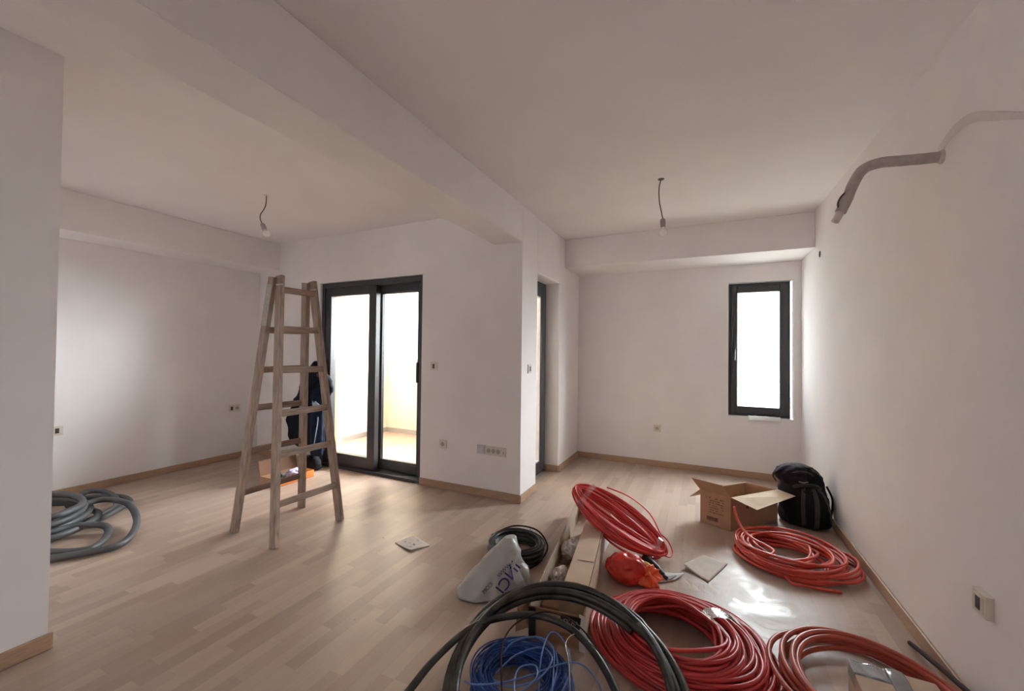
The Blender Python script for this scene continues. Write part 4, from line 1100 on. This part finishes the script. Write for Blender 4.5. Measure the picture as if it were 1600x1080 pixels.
# ---- papers
V, F = sheet([(-.106, 2.73, .002), (.032, 2.622, .002), (.144, 2.906, .002), (.002, 2.959, .002)], 12, 12, lambda u, v, s: .020 * (1 - u) ** 3 * (1 - v) + .004 * abs(mnoise.noise((u * 3, v * 3, 1))) + .002, 0)
o = link('paper_sheet', V, F, 'paper_grey', smooth=True); tag(o, 'grey paper sheet with a lifted corner among the red coils', 'paper')
V, F = sheet([(-1.916, 2.178, .001), (-1.741, 2.128, .001), (-1.678, 2.257, .001), (-1.878, 2.327, .001)], 14, 14, lambda u, v, s: .006 * abs(mnoise.noise((u * 4, v * 4, 5))) + .010 * (1 - v) * u * u + .001, 0)
o = link('paper_sheet', V, F, 'paper', smooth=True); tag(o, 'small torn white paper sheet alone on the parquet', 'paper')
mk = MB(); rr_ = random.Random(9)
for i in range(10):
    u, v = rr_.uniform(.1, .8), rr_.uniform(.15, .85)
    p = Vector((-1.916, 2.178, 0)).lerp(Vector((-1.741, 2.128, 0)), u).lerp(Vector((-1.878, 2.327, 0)).lerp(Vector((-1.678, 2.257, 0)), u), v)
    p.z = .006 * abs(mnoise.noise((u * 4, v * 4, 5))) + .010 * (1 - v) * u * u + .0052
    mk.box(p.x, p.x + rr_.uniform(.008, .022), p.y, p.y + .003, p.z - .001, p.z)
mk.build('print_marks', 'ink', o)

# ---- crumbs of plaster on the floor
mb = MB(); rr_ = random.Random(17)
for i in range(70):
    x, y = rr_.uniform(-2.6, .8), rr_.uniform(1.2, 4.6)
    if (x < -1.5 and y > 3.15) or (-1.0 < x < -.3 and 1.3 < y < 3.4): continue
    r_ = rr_.uniform(.0015, .0045)
    mb.hexa([(x - r_, y - r_, 0), (x + r_, y - r_ * .7, 0), (x + r_ * .8, y + r_, 0), (x - r_ * .9, y + r_ * .8, 0)], [(x - r_ * .6, y - r_ * .5, r_), (x + r_ * .5, y - r_ * .4, r_ * 1.2), (x + r_ * .5, y + r_ * .6, r_), (x - r_ * .5, y + r_ * .5, r_ * .8)])
o = mb.build('plaster_crumbs', 'patch'); o['kind'] = 'stuff'; o['label'] = 'small grey plaster crumbs scattered on the parquet'; o['category'] = 'debris'

# ---- jacket hanging on the door handle
jk = thing('work_jacket', 'dark navy work jacket hanging from the sliding door handle behind the ladder', 'jacket', (-4.02, 3.14, 0))
V, F = loft([(.06, 0, .20, .16, .035, 0), (.0, 0, .24, .24, .05, 0), (-.06, 0, .32, .29, .06, 0), (-.09, 0, .48, .30, .065, 0), (-.05, 0, .66, .26, .065, 0), (.0, 0, .85, .20, .06, 0), (.04, .0, 1.00, .15, .055, 0), (.05, .01, 1.10, .085, .045, 0), (.05, .02, 1.18, .03, .03, 0), (.05, .02, 1.20, .008, .008, 0)], 64, 60, .030, 6, 1.0, power=2.2)
link('body', V, F, 'navy', jk, True)
V, F = loft([(.17, -.04, .16, .045, .03, 0), (.17, -.045, .19, .075, .045, 0), (.175, -.05, .42, .080, .05, 0), (.18, -.05, .62, .085, .055, 0), (.16, -.03, .80, .08, .05, 0), (.12, -.01, .96, .06, .045, 0), (.10, 0, 1.04, .01, .01, 0)], 32, 40, .014, 10, 6.0)
link('sleeve', V, F, 'navylight', jk, True)
V, F = loft([(.29, -.03, .80, .02, .02, 0), (.31, -.03, .84, .045, .035, 0), (.33, -.03, .91, .05, .04, .2), (.26, -.03, 1.00, .075, .045, .3), (.16, -.01, 1.08, .06, .04, .3), (.12, 0, 1.11, .01, .01, 0)], 28, 30, .010, 12, 3.0)
link('sleeve', V, F, 'navy', jk, True)
strap([(.20, -.085, 1.055), (.27, -.085, 1.02), (.325, -.075, .97)], .030, .006, 'collar_piping', 'darkred', jk, side=(0, -.3, 1))
strap([(.165, -.105, .745), (.205, -.108, .71), (.245, -.100, .745)], .075, .005, 'reflective_band', 'reflect', jk, side=(0, -.3, 1))
strap([(.215, -.115, .30), (.235, -.115, .40), (.255, -.11, .52), (.262, -.11, .60)], .010, .004, 'piping', 'reflect', jk, side=(1, 0, 0))
# ---- dark cloth bag on the floor under it
db = thing('cloth_bag', 'dark cloth bag on the floor beneath the hanging jacket', 'bag', (-3.93, 3.10, 0))
V, F = loft([(0, 0, .003, .09, .05, 0), (0, 0, .02, .125, .07, 0), (0, 0, .07, .12, .065, 0), (-.01, .0, .115, .095, .055, 0), (-.01, .0, .135, .05, .03, 0), (-.01, .0, .138, .005, .005, 0)], 36, 30, .014, 10, 5.0, power=2.6)
link('body', V, F, 'bagblack', db, True)
strap([(-.06, .0, .115), (-.05, -.03, .15), (.01, -.03, .155), (.05, .0, .115)], .018, .006, 'handle', 'bagblack', db, side=(0, 1, 0))

# ---- shallow open box with orange sides
ob = thing('orange_box', 'shallow open cardboard box with orange sides behind the ladder', 'cardboard box', (-3.81, 2.73, 0))
def ow(x0, x1, y0_, y1_, z0, z1, n_, m_): MB().box(x0, x1, y0_, y1_, z0, z1).build(n_, m_, ob)
ow(-.13, .13, -.20, .20, .001, .006, 'bottom', 'card')
ow(.125, .13, -.20, .20, .006, .072, 'side_panel', 'orange'); ow(-.13, -.125, -.20, .20, .006, .072, 'side_panel', 'card')
ow(-.125, .125, .195, .20, .006, .072, 'side_panel', 'orange'); ow(-.125, .125, -.20, -.195, .006, .072, 'side_panel', 'card')
MB().panel([(-.13, -.20, .072), (-.13, .20, .072), (-.165, .20, .215), (-.165, -.20, .215)], .005).build('lid', 'cardshade', ob)
o = crumple('wrapper', (0, 0, .05), (.055, .085, .040), 'lavender', None, 21, .5, 4, 1.8, flat=.0); o.location = (-3.82, 2.80, .008); tag(o, 'crumpled lavender wrapper inside the orange-sided box', 'wrapper')
o = crumple('black_glove', (0, 0, .045), (.05, .055, .040), 'blacktool', None, 23, .5, 4, 1.8, flat=.0); o.location = (-3.80, 2.64, .008); tag(o, 'crumpled black glove inside the orange-sided box', 'glove')
